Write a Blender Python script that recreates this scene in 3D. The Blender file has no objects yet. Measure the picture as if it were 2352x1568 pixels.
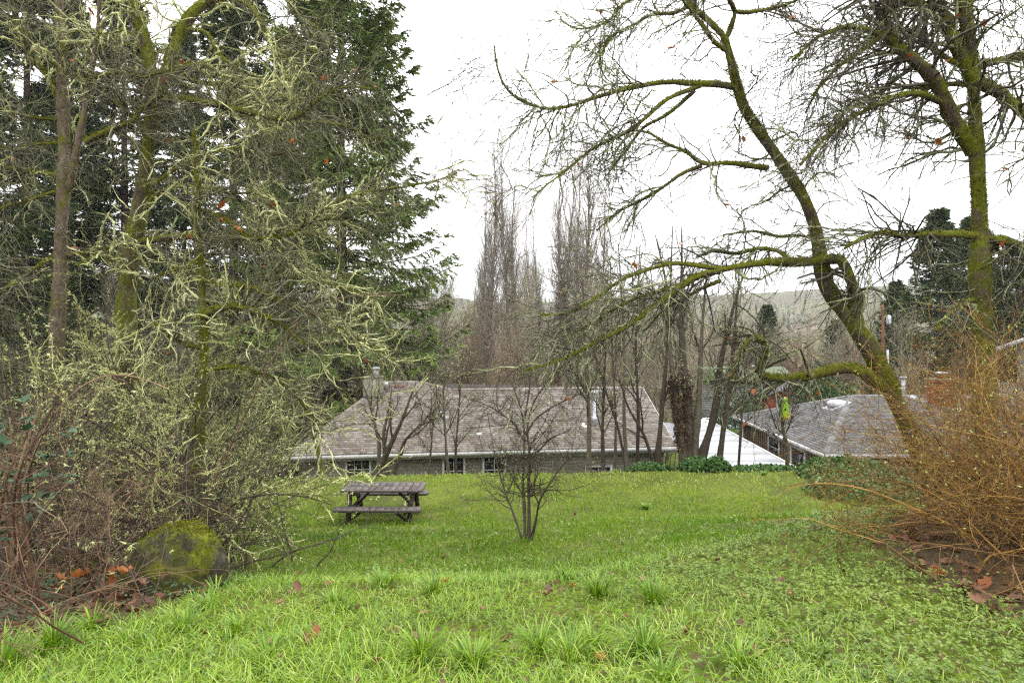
import bpy, math, random
import numpy as np
from mathutils import Vector, noise as mnoise

# ------------------------------------------------------------------ camera, sky, sun, exposure
CZ = 8.0                     # height of the eye
F = 2352 * 20.0 / 36.0       # focal length in units of the tracing grid (2352 x 1568)
scene = bpy.context.scene
cam_data = bpy.data.cameras.new('camera')
cam_data.lens = 20.0; cam_data.sensor_width = 36.0
cam_data.clip_start = 0.05; cam_data.clip_end = 4000
cam = bpy.data.objects.new('camera', cam_data)
scene.collection.objects.link(cam)
cam.location = (0, 0, CZ); cam.rotation_euler = (math.radians(90), 0, 0)
scene.camera = cam

SUN_EL, SUN_AZ = 52, 205     # soft light of a high overcast sky
world = bpy.data.worlds.new('World'); scene.world = world; world.use_nodes = True
wn, wl = world.node_tree.nodes, world.node_tree.links
wn.clear()
sky = wn.new('ShaderNodeTexSky'); sky.sky_type = 'NISHITA'; sky.sun_disc = False
sky.sun_elevation = math.radians(SUN_EL); sky.sun_rotation = math.radians(SUN_AZ)
sky.dust_density = 4.0; sky.air_density = 1.0
hs = wn.new('ShaderNodeHueSaturation'); hs.inputs['Saturation'].default_value = 0.12
wl.new(sky.outputs['Color'], hs.inputs['Color'])
mixc = wn.new('ShaderNodeMix'); mixc.data_type = 'RGBA'; mixc.inputs[0].default_value = 0.85
wl.new(hs.outputs['Color'], mixc.inputs[6]); 
# the cloud layer: standard overcast sky, three times brighter overhead than at the horizon
wtc = wn.new('ShaderNodeTexCoord'); wsx = wn.new('ShaderNodeSeparateXYZ'); wl.new(wtc.outputs['Generated'], wsx.inputs[0])
wmr = wn.new('ShaderNodeMapRange'); wmr.inputs[1].default_value = 0; wmr.inputs[2].default_value = 1; wmr.inputs[3].default_value = 7.2; wmr.inputs[4].default_value = 19.0
wl.new(wsx.outputs['Z'], wmr.inputs[0])
wcm = wn.new('ShaderNodeCombineColor'); wl.new(wmr.outputs[0], wcm.inputs[0]); wl.new(wmr.outputs[0], wcm.inputs[1]); wl.new(wmr.outputs[0], wcm.inputs[2])
wl.new(wcm.outputs[0], mixc.inputs[7])
bg = wn.new('ShaderNodeBackground'); bg.inputs['Strength'].default_value = 0.12
wl.new(mixc.outputs[2], bg.inputs['Color'])
wo = wn.new('ShaderNodeOutputWorld'); wl.new(bg.outputs[0], wo.inputs['Surface'])

sun_data = bpy.data.lights.new('sun', 'SUN'); sun_data.energy = 1.3; sun_data.angle = math.radians(18)
sun_data.color = (1.0, 0.97, 0.92)
sun = bpy.data.objects.new('sun', sun_data); scene.collection.objects.link(sun)
sun.rotation_euler = (math.radians(90 - SUN_EL), 0, math.radians(180 - SUN_AZ + 180))
scene.view_settings.view_transform = 'Standard'; scene.view_settings.look = 'None'
scene.view_settings.exposure = 1.1; scene.view_settings.gamma = 1.0
scene.render.engine = 'CYCLES'
scene.cycles.use_denoising = False      # thin twigs against the sky stay crisp
scene.cycles.pixel_filter_type = 'BLACKMAN_HARRIS'; scene.cycles.filter_width = 1.3
scene.cycles.max_bounces = 6; scene.cycles.diffuse_bounces = 3; scene.cycles.glossy_bounces = 2
scene.cycles.transmission_bounces = 4; scene.cycles.volume_bounces = 0; scene.cycles.transparent_max_bounces = 8

# ------------------------------------------------------------------ helpers
rng = np.random.default_rng(11)
random.seed(11)
COL = scene.collection

def P(px, py, Y):
    return np.array([(px - 1176) / F * Y, Y, CZ + (784 - py) / F * Y])

def nrm(a):
    return a / np.maximum(np.linalg.norm(a, axis=-1, keepdims=True), 1e-9)

_lat = np.random.default_rng(5).random((256, 256))
def vnoise(x, y, s=1.0, o=0):
    x = np.asarray(x, float) * s + 37.3 * (o + 1); y = np.asarray(y, float) * s + 91.7 * (o + 1)
    xi = np.floor(x).astype(int); yi = np.floor(y).astype(int)
    fx = x - xi; fy = y - yi
    fx = fx * fx * (3 - 2 * fx); fy = fy * fy * (3 - 2 * fy)
    g = lambda a, b: _lat[a % 256, b % 256]
    return (g(xi, yi) * (1 - fx) + g(xi + 1, yi) * fx) * (1 - fy) + (g(xi, yi + 1) * (1 - fx) + g(xi + 1, yi + 1) * fx) * fy
def fbm(x, y, s=1.0, o=0, n=4):
    t = 0; a = .5
    for k in range(n):
        t = t + a * vnoise(x, y, s * 2 ** k, o + k); a *= .5
    return t / (1 - .5 ** n)

STUFF = {'lichen', 'moss', 'bud', 'foliage', 'withered_ivy', 'ivy_stem', 'stalk', 'side_shoot', 'crown', 'stem', 'branch', 'dark_shade_core'}   # too fine to pick apart
def mk(name, V, Fs, mat, parent=None, v=None, smooth=False, org=None, props=None):
    V = np.asarray(V, np.float32).reshape(-1, 3)
    if org is not None: V = V - np.asarray(org, np.float32)
    if isinstance(Fs, np.ndarray): Fs = [Fs]
    Fs = [np.asarray(f, np.int32) for f in Fs if len(f)]
    me = bpy.data.meshes.new(name)
    me.vertices.add(len(V)); me.vertices.foreach_set('co', V.ravel())
    loops = np.concatenate([f.ravel() for f in Fs])
    sizes = np.concatenate([np.full(len(f), f.shape[1], np.int32) for f in Fs])
    me.loops.add(len(loops)); me.loops.foreach_set('vertex_index', loops)
    starts = np.concatenate([[0], np.cumsum(sizes)[:-1]]).astype(np.int32)
    me.polygons.add(len(sizes)); me.polygons.foreach_set('loop_start', starts)
    if smooth: me.polygons.foreach_set('use_smooth', np.ones(len(sizes), bool))
    me.update(calc_edges=True)
    if v is not None:
        at = me.attributes.new('v', 'FLOAT', 'POINT'); at.data.foreach_set('value', np.asarray(v, np.float32))
    if mat is not None: me.materials.append(mat)
    if parent is not None and name in STUFF: props = dict(props or {}, kind='stuff')
    o = bpy.data.objects.new(name, me); COL.objects.link(o)
    if parent is not None: o.parent = parent
    elif org is not None: o.location = tuple(float(c) for c in org)
    if props:
        for k, x in props.items(): o[k] = x
    return o

def thing(name, label, cat, loc=(0, 0, 0), rz=0, group=None):
    o = bpy.data.objects.new(name, None); COL.objects.link(o)
    o.empty_display_size = .2
    o.location = tuple(float(c) for c in loc); o.rotation_euler = (0, 0, rz)
    o['label'] = label; o['category'] = cat
    if group: o['group'] = group
    return o

def tag(o, label, cat, group=None):
    o['label'] = label; o['category'] = cat
    if group: o['group'] = group
    return o

def link_copy(o, parent=None, loc=None, rot=None, scale=None):
    c = o.copy(); COL.objects.link(c)
    c.parent = parent
    if loc is not None: c.location = tuple(float(k) for k in loc)
    if rot is not None: c.rotation_euler = rot
    if scale is not None: c.scale = scale
    return c

def copy_tree(root, loc, rz, sc, label=None, group=None):
    r = link_copy(root, None, loc, (0, 0, rz), sc if hasattr(sc, '__len__') else (sc, sc, sc))
    if label: r['label'] = label
    if group: r['group'] = group
    for ch in list(root.children):
        c = link_copy(ch, r)
        for g in list(ch.children): link_copy(g, c)
    return r

class MB:
    """collects boxes, prisms and lathes into one mesh"""
    def __init__(s): s.v = []; s.f3 = []; s.f4 = []; s.n = 0; s.val = []
    def add(s, V, f, val=.5):
        V = np.asarray(V, float).reshape(-1, 3)
        for q in f:
            q = [k + s.n for k in q]
            if len(q) == 3: s.f3.append(q)
            elif len(q) == 4: s.f4.append(q)
            else:
                for k in range(1, len(q) - 1): s.f3.append([q[0], q[k], q[k + 1]])
        s.v.append(V); s.val.append(np.full(len(V), val)); s.n += len(V); return s
    def box(s, lo, hi, val=.5):
        x0, y0, z0 = lo; x1, y1, z1 = hi
        V = [(x0,y0,z0),(x1,y0,z0),(x1,y1,z0),(x0,y1,z0),(x0,y0,z1),(x1,y0,z1),(x1,y1,z1),(x0,y1,z1)]
        return s.add(V, [(0,3,2,1),(4,5,6,7),(0,1,5,4),(1,2,6,5),(2,3,7,6),(3,0,4,7)], val)
    def bar(s, a, b, w, h, up=(0,0,1), val=.5):
        a = np.array(a, float); b = np.array(b, float); d = nrm(b - a)
        up = np.array(up, float)
        if abs(np.dot(d, up)) > .98: up = np.array([0, 1., 0])
        x = nrm(np.cross(d, up)); y = np.cross(x, d)
        V = []
        for p in (a, b):
            for sx, sy in ((-1,-1),(1,-1),(1,1),(-1,1)): V.append(p + x*sx*w/2 + y*sy*h/2)
        return s.add(V, [(0,3,2,1),(4,5,6,7),(0,1,5,4),(1,2,6,5),(2,3,7,6),(3,0,4,7)], val)
    def lathe(s, c, prof, n=16, val=.5):
        c = np.array(c, float); V = []; f = []
        for r, z in prof:
            for k in range(n):
                a = 2*math.pi*k/n; V.append(c + np.array([r*math.cos(a), r*math.sin(a), z]))
        for j in range(len(prof)-1):
            for k in range(n):
                f.append((j*n+k, j*n+(k+1)%n, (j+1)*n+(k+1)%n, (j+1)*n+k))
        f.append(tuple(range(n-1,-1,-1))); f.append(tuple((len(prof)-1)*n+k for k in range(n)))
        return s.add(V, f, val)
    def prism(s, poly, d, val=.5):
        """poly: list of 3d points, extruded by vector d"""
        A = np.array(poly, float); n = len(A); V = np.concatenate([A, A + np.array(d, float)])
        f = [tuple(range(n-1,-1,-1)), tuple(range(n, 2*n))] + [(k, (k+1)%n, n+(k+1)%n, n+k) for k in range(n)]
        return s.add(V, f, val)
    def build(s, name, mat, parent=None, smooth=False, org=None, props=None):
        V = np.concatenate(s.v)
        return mk(name, V, [np.array(s.f3, int).reshape(-1,3), np.array(s.f4, int).reshape(-1,4)], mat, parent, np.concatenate(s.val), smooth, org, props)

# ---- vegetation tools, all on arrays
def tubes(paths, radii, sides, v=None, rough=0.0):
    M, K, _ = paths.shape
    tan = np.empty_like(paths)
    tan[:, 1:-1] = paths[:, 2:] - paths[:, :-2]; tan[:, 0] = paths[:, 1] - paths[:, 0]; tan[:, -1] = paths[:, -1] - paths[:, -2]
    tan = nrm(tan)
    over = np.abs(paths[:, -1] - paths[:, 0])
    ref = np.zeros((M, 3)); ref[np.arange(M), np.argmin(over, axis=1)] = 1
    u = nrm(np.cross(tan, ref[:, None, :])); w = np.cross(tan, u)
    a = np.arange(sides) * 2 * math.pi / sides
    R = radii[:, :, None, None]
    if rough: R = R * (1 + rough * rng.standard_normal((M, K, sides, 1)))
    V = paths[:, :, None, :] + R * (u[:, :, None, :] * np.cos(a)[None, None, :, None] + w[:, :, None, :] * np.sin(a)[None, None, :, None])
    m = np.arange(M)[:, None, None] * K * sides; k = np.arange(K - 1)[None, :, None] * sides
    j = np.arange(sides)[None, None, :]; j2 = (j + 1) % sides
    Q = np.stack([m + k + j, m + k + j2, m + k + sides + j2, m + k + sides + j], -1).reshape(-1, 4)
    if v is None: v = rng.random(M)
    return V.reshape(-1, 3), Q, np.repeat(v, K * sides)

def join(parts):
    Vs, Fs, vs = [], {}, []
    n = 0
    for V, f, v in parts:
        if len(V) == 0: continue
        Fs.setdefault(f.shape[1], []).append(f + n); Vs.append(V); vs.append(v); n += len(V)
    return np.concatenate(Vs), [np.concatenate(x) for x in Fs.values()], np.concatenate(vs)

def grow(par, rad, n, t=(.15, 1), L=(.3, .6), K=4, ang=(30, 70), wig=.2, trop=(0, 0, 0), rs=.6, rmin=.002, tip=.3, bias=(0, 0, 0), lbt=0.0, rl=.03):
    M, Kp, _ = par.shape
    ln = np.linalg.norm(np.diff(par, axis=1), axis=2).sum(1)
    pi = rng.choice(M, n, p=ln / ln.sum())
    tt = rng.uniform(t[0], t[1], n); f = np.clip(tt * (Kp - 1), 0, Kp - 1.001); i = f.astype(int); fr = (f - i)[:, None]
    a = par[pi, i]; b = par[pi, i + 1]
    pos = a * (1 - fr) + b * fr; tan = nrm(b - a)
    r0 = rad[pi, i] * (1 - fr[:, 0]) + rad[pi, i + 1] * fr[:, 0]
    q = rng.standard_normal((n, 3)) + np.array(bias, float)
    q = nrm(q - (q * tan).sum(1, keepdims=True) * tan)
    an = np.radians(rng.uniform(ang[0], ang[1], n))[:, None]
    d = np.cos(an) * tan + np.sin(an) * q
    Ls = rng.uniform(L[0], L[1], n) * (1 - lbt * tt)
    st = (Ls / (K - 1))[:, None]
    out = np.empty((n, K, 3)); out[:, 0] = pos
    tr = np.array(trop, float)
    for k in range(1, K):
        d = nrm(d + wig * rng.standard_normal((n, 3)) + tr)
        pos = pos + d * st; out[:, k] = pos
    r = np.clip(np.minimum(r0 * rs, Ls * rl), rmin, None)
    return out, r[:, None] * np.linspace(1, tip, K)[None, :]

def sample_on(par, rad, n, t=(0, 1)):
    M, Kp, _ = par.shape
    ln = np.linalg.norm(np.diff(par, axis=1), axis=2).sum(1)
    pi = rng.choice(M, n, p=ln / ln.sum())
    f = np.clip(rng.uniform(t[0], t[1], n) * (Kp - 1), 0, Kp - 1.001); i = f.astype(int); fr = (f - i)[:, None]
    a = par[pi, i]; b = par[pi, i + 1]
    return a * (1 - fr) + b * fr, nrm(b - a), rad[pi, i] * (1 - fr[:, 0]) + rad[pi, i + 1] * fr[:, 0]

def sleeve(par, rad, K, amp, sides, thr=.45, sc=1.1):
    """ragged crust of lichen or moss wrapped round branches, thick in places and bare in others"""
    M_, Kp, _ = par.shape; f = np.linspace(0, Kp-1.001, K); i = f.astype(int); fr = (f-i)[None, :, None]
    p = par[:, i]*(1-fr) + par[:, i+1]*fr; r = rad[:, i]*(1-fr[..., 0]) + rad[:, i+1]*fr[..., 0]
    nz = fbm(p[..., 0]+p[..., 1]*.7, p[..., 2], sc, 8, 4)
    t_ = amp*np.clip((nz-thr)*7, -.25, 1)*rng.uniform(.25, 1.3, (M_, K)); t_[:, -1] = -.001
    p = p + rng.normal(0, .004, p.shape); p[..., 2] -= np.clip(t_, 0, 1)*.35
    V, Q, v = tubes(p, np.clip(r*.7 + t_, .0005, None), sides, rough=.40)
    return V, Q, np.clip(np.repeat(nz.ravel()*1.2 - .1, sides) + rng.normal(0, .16, len(V)), 0, 1)

def tufts(pos, k, size, width, bias=(0, 0, 0), v=None, vj=.15):
    """k thin pointed blades spraying from each point"""
    N = len(pos)
    b = np.asarray(bias, float)
    if b.ndim == 2: b = b[:, None, :]
    d = nrm(rng.standard_normal((N, k, 3)) + b)
    ln = (np.asarray(size) * np.ones(N))[:, None, None] * rng.uniform(.45, 1.2, (N, k, 1))
    sd = nrm(np.cross(d, rng.standard_normal((N, k, 3)))) * (np.asarray(width) * np.ones(N))[:, None, None]
    p = pos[:, None, :] + np.zeros((N, k, 3))
    V = np.stack([p - sd, p + sd, p + d * ln], 2).reshape(-1, 3)
    T = np.arange(N * k * 3).reshape(-1, 3)
    if v is None: v = rng.random(N)
    vv = np.clip(v[:, None] + vj * rng.standard_normal((N, k)), 0, 1)
    return V, T, np.repeat(vv.ravel(), 3)

def leaves(pos, d, nor, ln, wd, v=None, fold=.15, droop=0.0):
    """pointed oval leaf, four triangles folded on the midrib"""
    N = len(pos)
    d = nrm(d); s = nrm(np.cross(nor, d)); up = np.cross(d, s)
    ln = (np.asarray(ln) * np.ones(N))[:, None]; wd = (np.asarray(wd) * np.ones(N))[:, None]
    mid = pos + d * ln * .5 - up * wd * fold
    V = np.stack([pos, mid + s * wd * .5 + up * wd * fold * 2, pos + d * ln - up * ln * droop, mid - s * wd * .5 + up * wd * fold * 2, mid], 1).reshape(-1, 3)
    b = np.arange(N)[:, None, None] * 5
    T = (b + np.array([[0, 4, 1], [4, 2, 1], [0, 3, 4], [4, 3, 2]])[None]).reshape(-1, 3)
    if v is None: v = rng.random(N)
    return V, T, np.repeat(v, 5)

def leaflets(pos, d, nor, ln, wd, v=None, fold=.15):
    """lighter leaf of two triangles folded on the midrib"""
    N = len(pos); d = nrm(d); s = nrm(np.cross(nor, d)); up = np.cross(d, s)
    ln = (np.asarray(ln) * np.ones(N))[:, None]; wd = (np.asarray(wd) * np.ones(N))[:, None]
    mid = pos + d * ln * .5 + up * wd * fold
    V = np.stack([pos, mid + s * wd * .5, pos + d * ln, mid - s * wd * .5], 1).reshape(-1, 3)
    T = (np.arange(N)[:, None, None] * 4 + np.array([[0, 2, 1], [0, 3, 2]])[None]).reshape(-1, 3)
    if v is None: v = rng.random(N)
    return V, T, np.repeat(v, 4)

def blades(pos, d, ln, wd, bend, v):
    """arched grass blade: two quads and a tip"""
    N = len(pos)
    d = nrm(d); s = nrm(np.cross(d, np.array([0, 0, 1.]))); up = np.array([0, 0, 1.])
    hz = nrm(np.cross(up, s)) ; hz = np.where((hz * d).sum(1, keepdims=True) < 0, -hz, hz)
    ln = ln[:, None]; wd = wd[:, None]; bend = bend[:, None]
    p1 = pos + d * ln * .4
    d2 = nrm(d + hz * bend - up * bend * .35); p2 = p1 + d2 * ln * .35
    d3 = nrm(d2 + hz * bend - up * bend * .75); p3 = p2 + d3 * ln * .3
    V = np.stack([pos - s * wd * .4, pos + s * wd * .4, p1 - s * wd * .5, p1 + s * wd * .5, p2 - s * wd * .35, p2 + s * wd * .35, p3], 1).reshape(-1, 3)
    b = np.arange(N)[:, None, None] * 7
    T = (b + np.array([[4, 5, 6]])[None]).reshape(-1, 3)
    Q = (b + np.array([[0, 1, 3, 2], [2, 3, 5, 4]])[None]).reshape(-1, 4)
    return V, [Q, T], np.repeat(v, 7)

def trace(pts, Z0, Z1, K, w0, w1, wander=.12, tip=None):
    """a limb followed through the picture, carried from depth Z0 to Z1 with sideways wander in depth"""
    p = np.array(pts, float)
    s = np.concatenate([[0], np.cumsum(np.linalg.norm(np.diff(p, axis=0), axis=1))]); s /= s[-1]
    t = np.linspace(0, 1, K)
    x = np.interp(t, s, p[:, 0]); y = np.interp(t, s, p[:, 1])
    if K > 8:
        for _ in range(2):
            x[1:-1] = (x[:-2] + 2 * x[1:-1] + x[2:]) / 4; y[1:-1] = (y[:-2] + 2 * y[1:-1] + y[2:]) / 4
    ph = rng.uniform(0, 6.28, 3)
    Z = Z0 + (Z1 - Z0) * t + wander * t * (np.sin(t * 7 + ph[0]) + .5 * np.sin(t * 17 + ph[1]))
    pts3 = np.stack([(x - 1176) / F * Z, Z, CZ + (784 - y) / F * Z], 1)
    w = w0 + (w1 - w0) * t ** .9
    r = w / 2 / F * Z
    if K > 8:
        r = r * (1 + .10 * np.interp(t, np.linspace(0, 1, 14), rng.standard_normal(14)))
    return pts3, r

# ------------------------------------------------------------------ terrain
_Y = np.array([-12, -5, 0, 1.5, 2.65, 4, 5.2, 6.2, 7.5, 9, 10.5, 12.2, 14, 16, 17.4, 18.4, 19.6, 21.2, 22.4, 30, 60, 110, 180, 300, 500, 700, 900, 1100, 1300])
_D = np.array([1.2, 1.35, 1.5, 1.56, 1.66, 1.92, 2.19, 2.58, 2.90, 3.16, 3.48, 3.84, 4.0, 4.02, 4.06, 4.35, 5.2, 6.7, 7.25, 7.4, 8.3, 10, 12, 14, 2, -45, -82, -95, -97])
def drop(x, y):
    x = np.asarray(x, float); y = np.asarray(y, float)
    yw = y - .42 * np.clip(x - .5, 0, 5) * np.clip((y - 3) / 3, 0, 1) * np.clip((12 - y) / 4, 0, 1)
    d = np.interp(yw, _Y, _D)
    near = np.clip(1 - (y - 17) / 6, 0, 1) * np.clip(y / 12, 0, 1)
    d = d - .022 * np.clip(x, -14, 14) * near
    d = d + .10 * (fbm(x, y, .35, 1, 3) - .5) * np.clip(1 - (y - 18) / 5, 0, 1)
    far = np.clip((y - 250) / 400, 0, 1)
    d = d - far * 150 * (fbm(x, y, .0019, 4, 5) - .5)
    return d
def ground_z(x, y): return CZ - drop(x, y)
def G(x, y, dz=0.0): return np.array([x, y, float(ground_z(x, y)) + dz])

# ------------------------------------------------------------------ materials
def newmat(name):
    m = bpy.data.materials.new(name); m.use_nodes = True
    return m, m.node_tree.nodes, m.node_tree.links, m.node_tree.nodes['Principled BSDF']

def ramp(n, cols):
    r = n.new('ShaderNodeValToRGB'); e = r.color_ramp.elements
    while len(e) < len(cols): e.new(.5)
    for k, c in enumerate(cols):
        e[k].position = k / (len(cols) - 1); e[k].color = (*c, 1)
    return r

def M(name, cols, scale=6, rough=.75, vmix=.6, spec=.3, bump=0, bscale=None, transl=0, stretch=None, contrast=1.6, detail=4):
    """colour from noise in object space mixed with the piece's own random value"""
    m, n, l, b = newmat(name)
    tc = n.new('ShaderNodeTexCoord'); mp = n.new('ShaderNodeMapping')
    if stretch: mp.inputs['Scale'].default_value = stretch
    l.new(tc.outputs['Object'], mp.inputs[0])
    nz = n.new('ShaderNodeTexNoise'); nz.inputs['Scale'].default_value = scale; nz.inputs['Detail'].default_value = detail
    l.new(mp.outputs[0], nz.inputs['Vector'])
    c = n.new('ShaderNodeMath'); c.operation = 'MULTIPLY_ADD'; c.inputs[1].default_value = contrast; c.inputs[2].default_value = .5 - contrast / 2
    l.new(nz.outputs['Fac'], c.inputs[0])
    at = n.new('ShaderNodeAttribute'); at.attribute_name = 'v'
    mx = n.new('ShaderNodeMix'); mx.data_type = 'FLOAT'; mx.inputs[0].default_value = vmix
    l.new(c.outputs[0], mx.inputs[2]); l.new(at.outputs['Fac'], mx.inputs[3])
    r = ramp(n, cols); l.new(mx.outputs[0], r.inputs[0])
    l.new(r.outputs[0], b.inputs['Base Color'])
    b.inputs['Roughness'].default_value = rough; b.inputs['Specular IOR Level'].default_value = spec
    if bump:
        n2 = n.new('ShaderNodeTexNoise'); n2.inputs['Scale'].default_value = bscale or scale * 5; n2.inputs['Detail'].default_value = 5
        l.new(mp.outputs[0], n2.inputs['Vector'])
        bp = n.new('ShaderNodeBump'); bp.inputs['Strength'].default_value = bump; bp.inputs['Distance'].default_value = .02
        l.new(n2.outputs['Fac'], bp.inputs['Height']); l.new(bp.outputs[0], b.inputs['Normal'])
    if transl:
        tr = n.new('ShaderNodeBsdfTranslucent'); l.new(r.outputs[0], tr.inputs['Color'])
        ms = n.new('ShaderNodeMixShader'); ms.inputs[0].default_value = transl
        l.new(b.outputs[0], ms.inputs[1]); l.new(tr.outputs[0], ms.inputs[2])
        l.new(ms.outputs[0], n['Material Output'].inputs['Surface'])
    return m

def mossy(name, bark, moss, amount=.5, scale=7):
    """bark with moss growing on the upper side and in patches"""
    m, n, l, b = newmat(name)
    tc = n.new('ShaderNodeTexCoord'); mp = n.new('ShaderNodeMapping'); mp.inputs['Scale'].default_value = (1, 1, .35)
    l.new(tc.outputs['Object'], mp.inputs[0])
    nb = n.new('ShaderNodeTexNoise'); nb.inputs['Scale'].default_value = scale * 4; nb.inputs['Detail'].default_value = 5
    l.new(mp.outputs[0], nb.inputs['Vector'])
    rb = ramp(n, bark); l.new(nb.outputs['Fac'], rb.inputs[0])
    nm = n.new('ShaderNodeTexNoise'); nm.inputs['Scale'].default_value = scale * 3; nm.inputs['Detail'].default_value = 4
    l.new(tc.outputs['Object'], nm.inputs['Vector'])
    rm = ramp(n, moss); l.new(nm.outputs['Fac'], rm.inputs[0])
    ge = n.new('ShaderNodeNewGeometry'); sx = n.new('ShaderNodeSeparateXYZ'); l.new(ge.outputs['Normal'], sx.inputs[0])
    npz = n.new('ShaderNodeTexNoise'); npz.inputs['Scale'].default_value = scale * .45; npz.inputs['Detail'].default_value = 5
    l.new(tc.outputs['Object'], npz.inputs['Vector'])
    a = n.new('ShaderNodeMath'); a.operation = 'MULTIPLY_ADD'; a.inputs[1].default_value = .28; a.inputs[2].default_value = amount - .5
    l.new(sx.outputs['Z'], a.inputs[0])
    ad = n.new('ShaderNodeMath'); ad.operation = 'ADD'; l.new(a.outputs[0], ad.inputs[0]); l.new(npz.outputs['Fac'], ad.inputs[1])
    mr = n.new('ShaderNodeMapRange'); mr.inputs[1].default_value = .42; mr.inputs[2].default_value = .58; l.new(ad.outputs[0], mr.inputs[0])
    mx = n.new('ShaderNodeMix'); mx.data_type = 'RGBA'; l.new(mr.outputs[0], mx.inputs[0]); l.new(rb.outputs[0], mx.inputs[6]); l.new(rm.outputs[0], mx.inputs[7])
    l.new(mx.outputs[2], b.inputs['Base Color']); b.inputs['Roughness'].default_value = .9; b.inputs['Specular IOR Level'].default_value = .15
    bp = n.new('ShaderNodeBump'); bp.inputs['Strength'].default_value = .9; bp.inputs['Distance'].default_value = .03
    l.new(nb.outputs['Fac'], bp.inputs['Height']); l.new(bp.outputs[0], b.inputs['Normal'])
    return m

BARK = [(.022, .016, .011), (.075, .055, .038), (.19, .165, .125)]
MOSSC = [(.025, .027, .004), (.10, .11, .008), (.22, .225, .02)]
m_oak = mossy('mossy_bark', BARK, MOSSC, .57)
m_oakl = mossy('patchy_bark', [(.045, .034, .025), (.13, .098, .072), (.26, .22, .175)], MOSSC, .40)
m_limb = mossy('mossy_limb', BARK, MOSSC, .62)
m_moss = M('moss', [(.028, .032, .003), (.13, .145, .008), (.29, .30, .025)], 3, .9, .6, .1)
m_twig = M('twig', [(.02, .015, .011), (.058, .045, .033), (.135, .118, .088)], 9, .8, .5, .2)
m_twiggrey = M('grey_twig', [(.022, .018, .013), (.06, .052, .036), (.18, .18, .12)], 12, .85, .5, .15, contrast=2.4)
m_twiglich = M('lichen_twig', [(.03, .025, .018), (.11, .10, .065), (.34, .345, .22)], 14, .85, .5, .15, contrast=2.6)
m_lichen = M('lichen', [(.30, .32, .09), (.54, .56, .25), (.72, .73, .46)], 2, .9, .7, .1, transl=.15)
m_lichen3 = M('dull_lichen', [(.19, .205, .055), (.41, .435, .16), (.64, .66, .36)], 2, .9, .75, .1, transl=.1)
m_lichen2 = M('grey_lichen', [(.14, .16, .07), (.30, .33, .17), (.50, .53, .33)], 2, .9, .7, .1, transl=.15)
m_firbark = M('fir_bark', [(.03, .022, .017), (.09, .065, .05)], 5, .9, .3, .1, bump=.5, stretch=(1, 1, .2))
m_fir = M('fir_needles', [(.032, .056, .010), (.105, .155, .028), (.25, .30, .075)], .9, .6, .65, .3, transl=.12)
m_firdk = M('dark_fir_needles', [(.017, .031, .010), (.048, .074, .018), (.105, .14, .036)], .9, .6, .65, .3, transl=.1)
m_poplar = M('poplar_bark', [(.085, .07, .056), (.21, .18, .145), (.38, .345, .285)], 3, .85, .5, .2)
m_brush = M('bare_brush', [(.10, .08, .058), (.25, .215, .155), (.44, .41, .31)], .5, .9, .6, .1)
m_brushred = M('reddish_brush', [(.11, .070, .048), (.24, .165, .115), (.38, .30, .22)], .5, .9, .6, .1)
m_farwood = M('far_wood', [(.03, .05, .025), (.08, .085, .05), (.22, .18, .13), (.26, .21, .15)], .02, .9, .75, .1)
m_orange = M('ochre_cane', [(.022, .012, .005), (.145, .072, .013), (.46, .26, .05)], 4, .6, .6, .35)
m_bud = M('spring_bud', [(.16, .20, .03), (.34, .38, .09), (.5, .52, .2)], 2, .7, .7, .2, transl=.2)
m_cane = M('bramble_cane', [(.022, .012, .007), (.085, .042, .022), (.32, .21, .115)], 5, .6, .6, .35)
m_bramble = M('bramble_leaf', [(.012, .03, .014), (.03, .065, .028), (.075, .12, .045)], 8, .5, .6, .25, transl=.1)
m_ivy = M('ivy_leaf', [(.012, .035, .008), (.04, .10, .018), (.12, .21, .04)], 6, .5, .65, .25, transl=.1)
m_deadivy = M('withered_ivy', [(.03, .017, .01), (.09, .05, .025), (.17, .10, .055)], 6, .8, .6, .2)
m_oakleaf = M('dead_oak_leaf', [(.035, .016, .009), (.13, .055, .024), (.30, .16, .085)], 12, .5, .6, .35, transl=.15)
m_rust = M('rust_oak_leaf', [(.12, .03, .012), (.28, .085, .018), (.42, .16, .04)], 12, .5, .6, .35, transl=.3)
m_grass = M('grass_blade', [(.03, .075, .002), (.095, .205, .005), (.23, .34, .014), (.44, .43, .15)], .6, .38, .85, .45, transl=.28)
m_cover = M('ground_cover_leaf', [(.045, .09, .008), (.12, .19, .022), (.24, .31, .06)], 1.5, .5, .7, .35, transl=.25)
m_laurel = M('laurel_leaf', [(.015, .035, .012), (.05, .095, .03), (.12, .18, .07)], 2, .5, .7, .25)
m_hedge = M('hedge_leaf', [(.03, .07, .008), (.09, .17, .02), (.18, .27, .05)], 2, .5, .7, .3, transl=.15)

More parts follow.
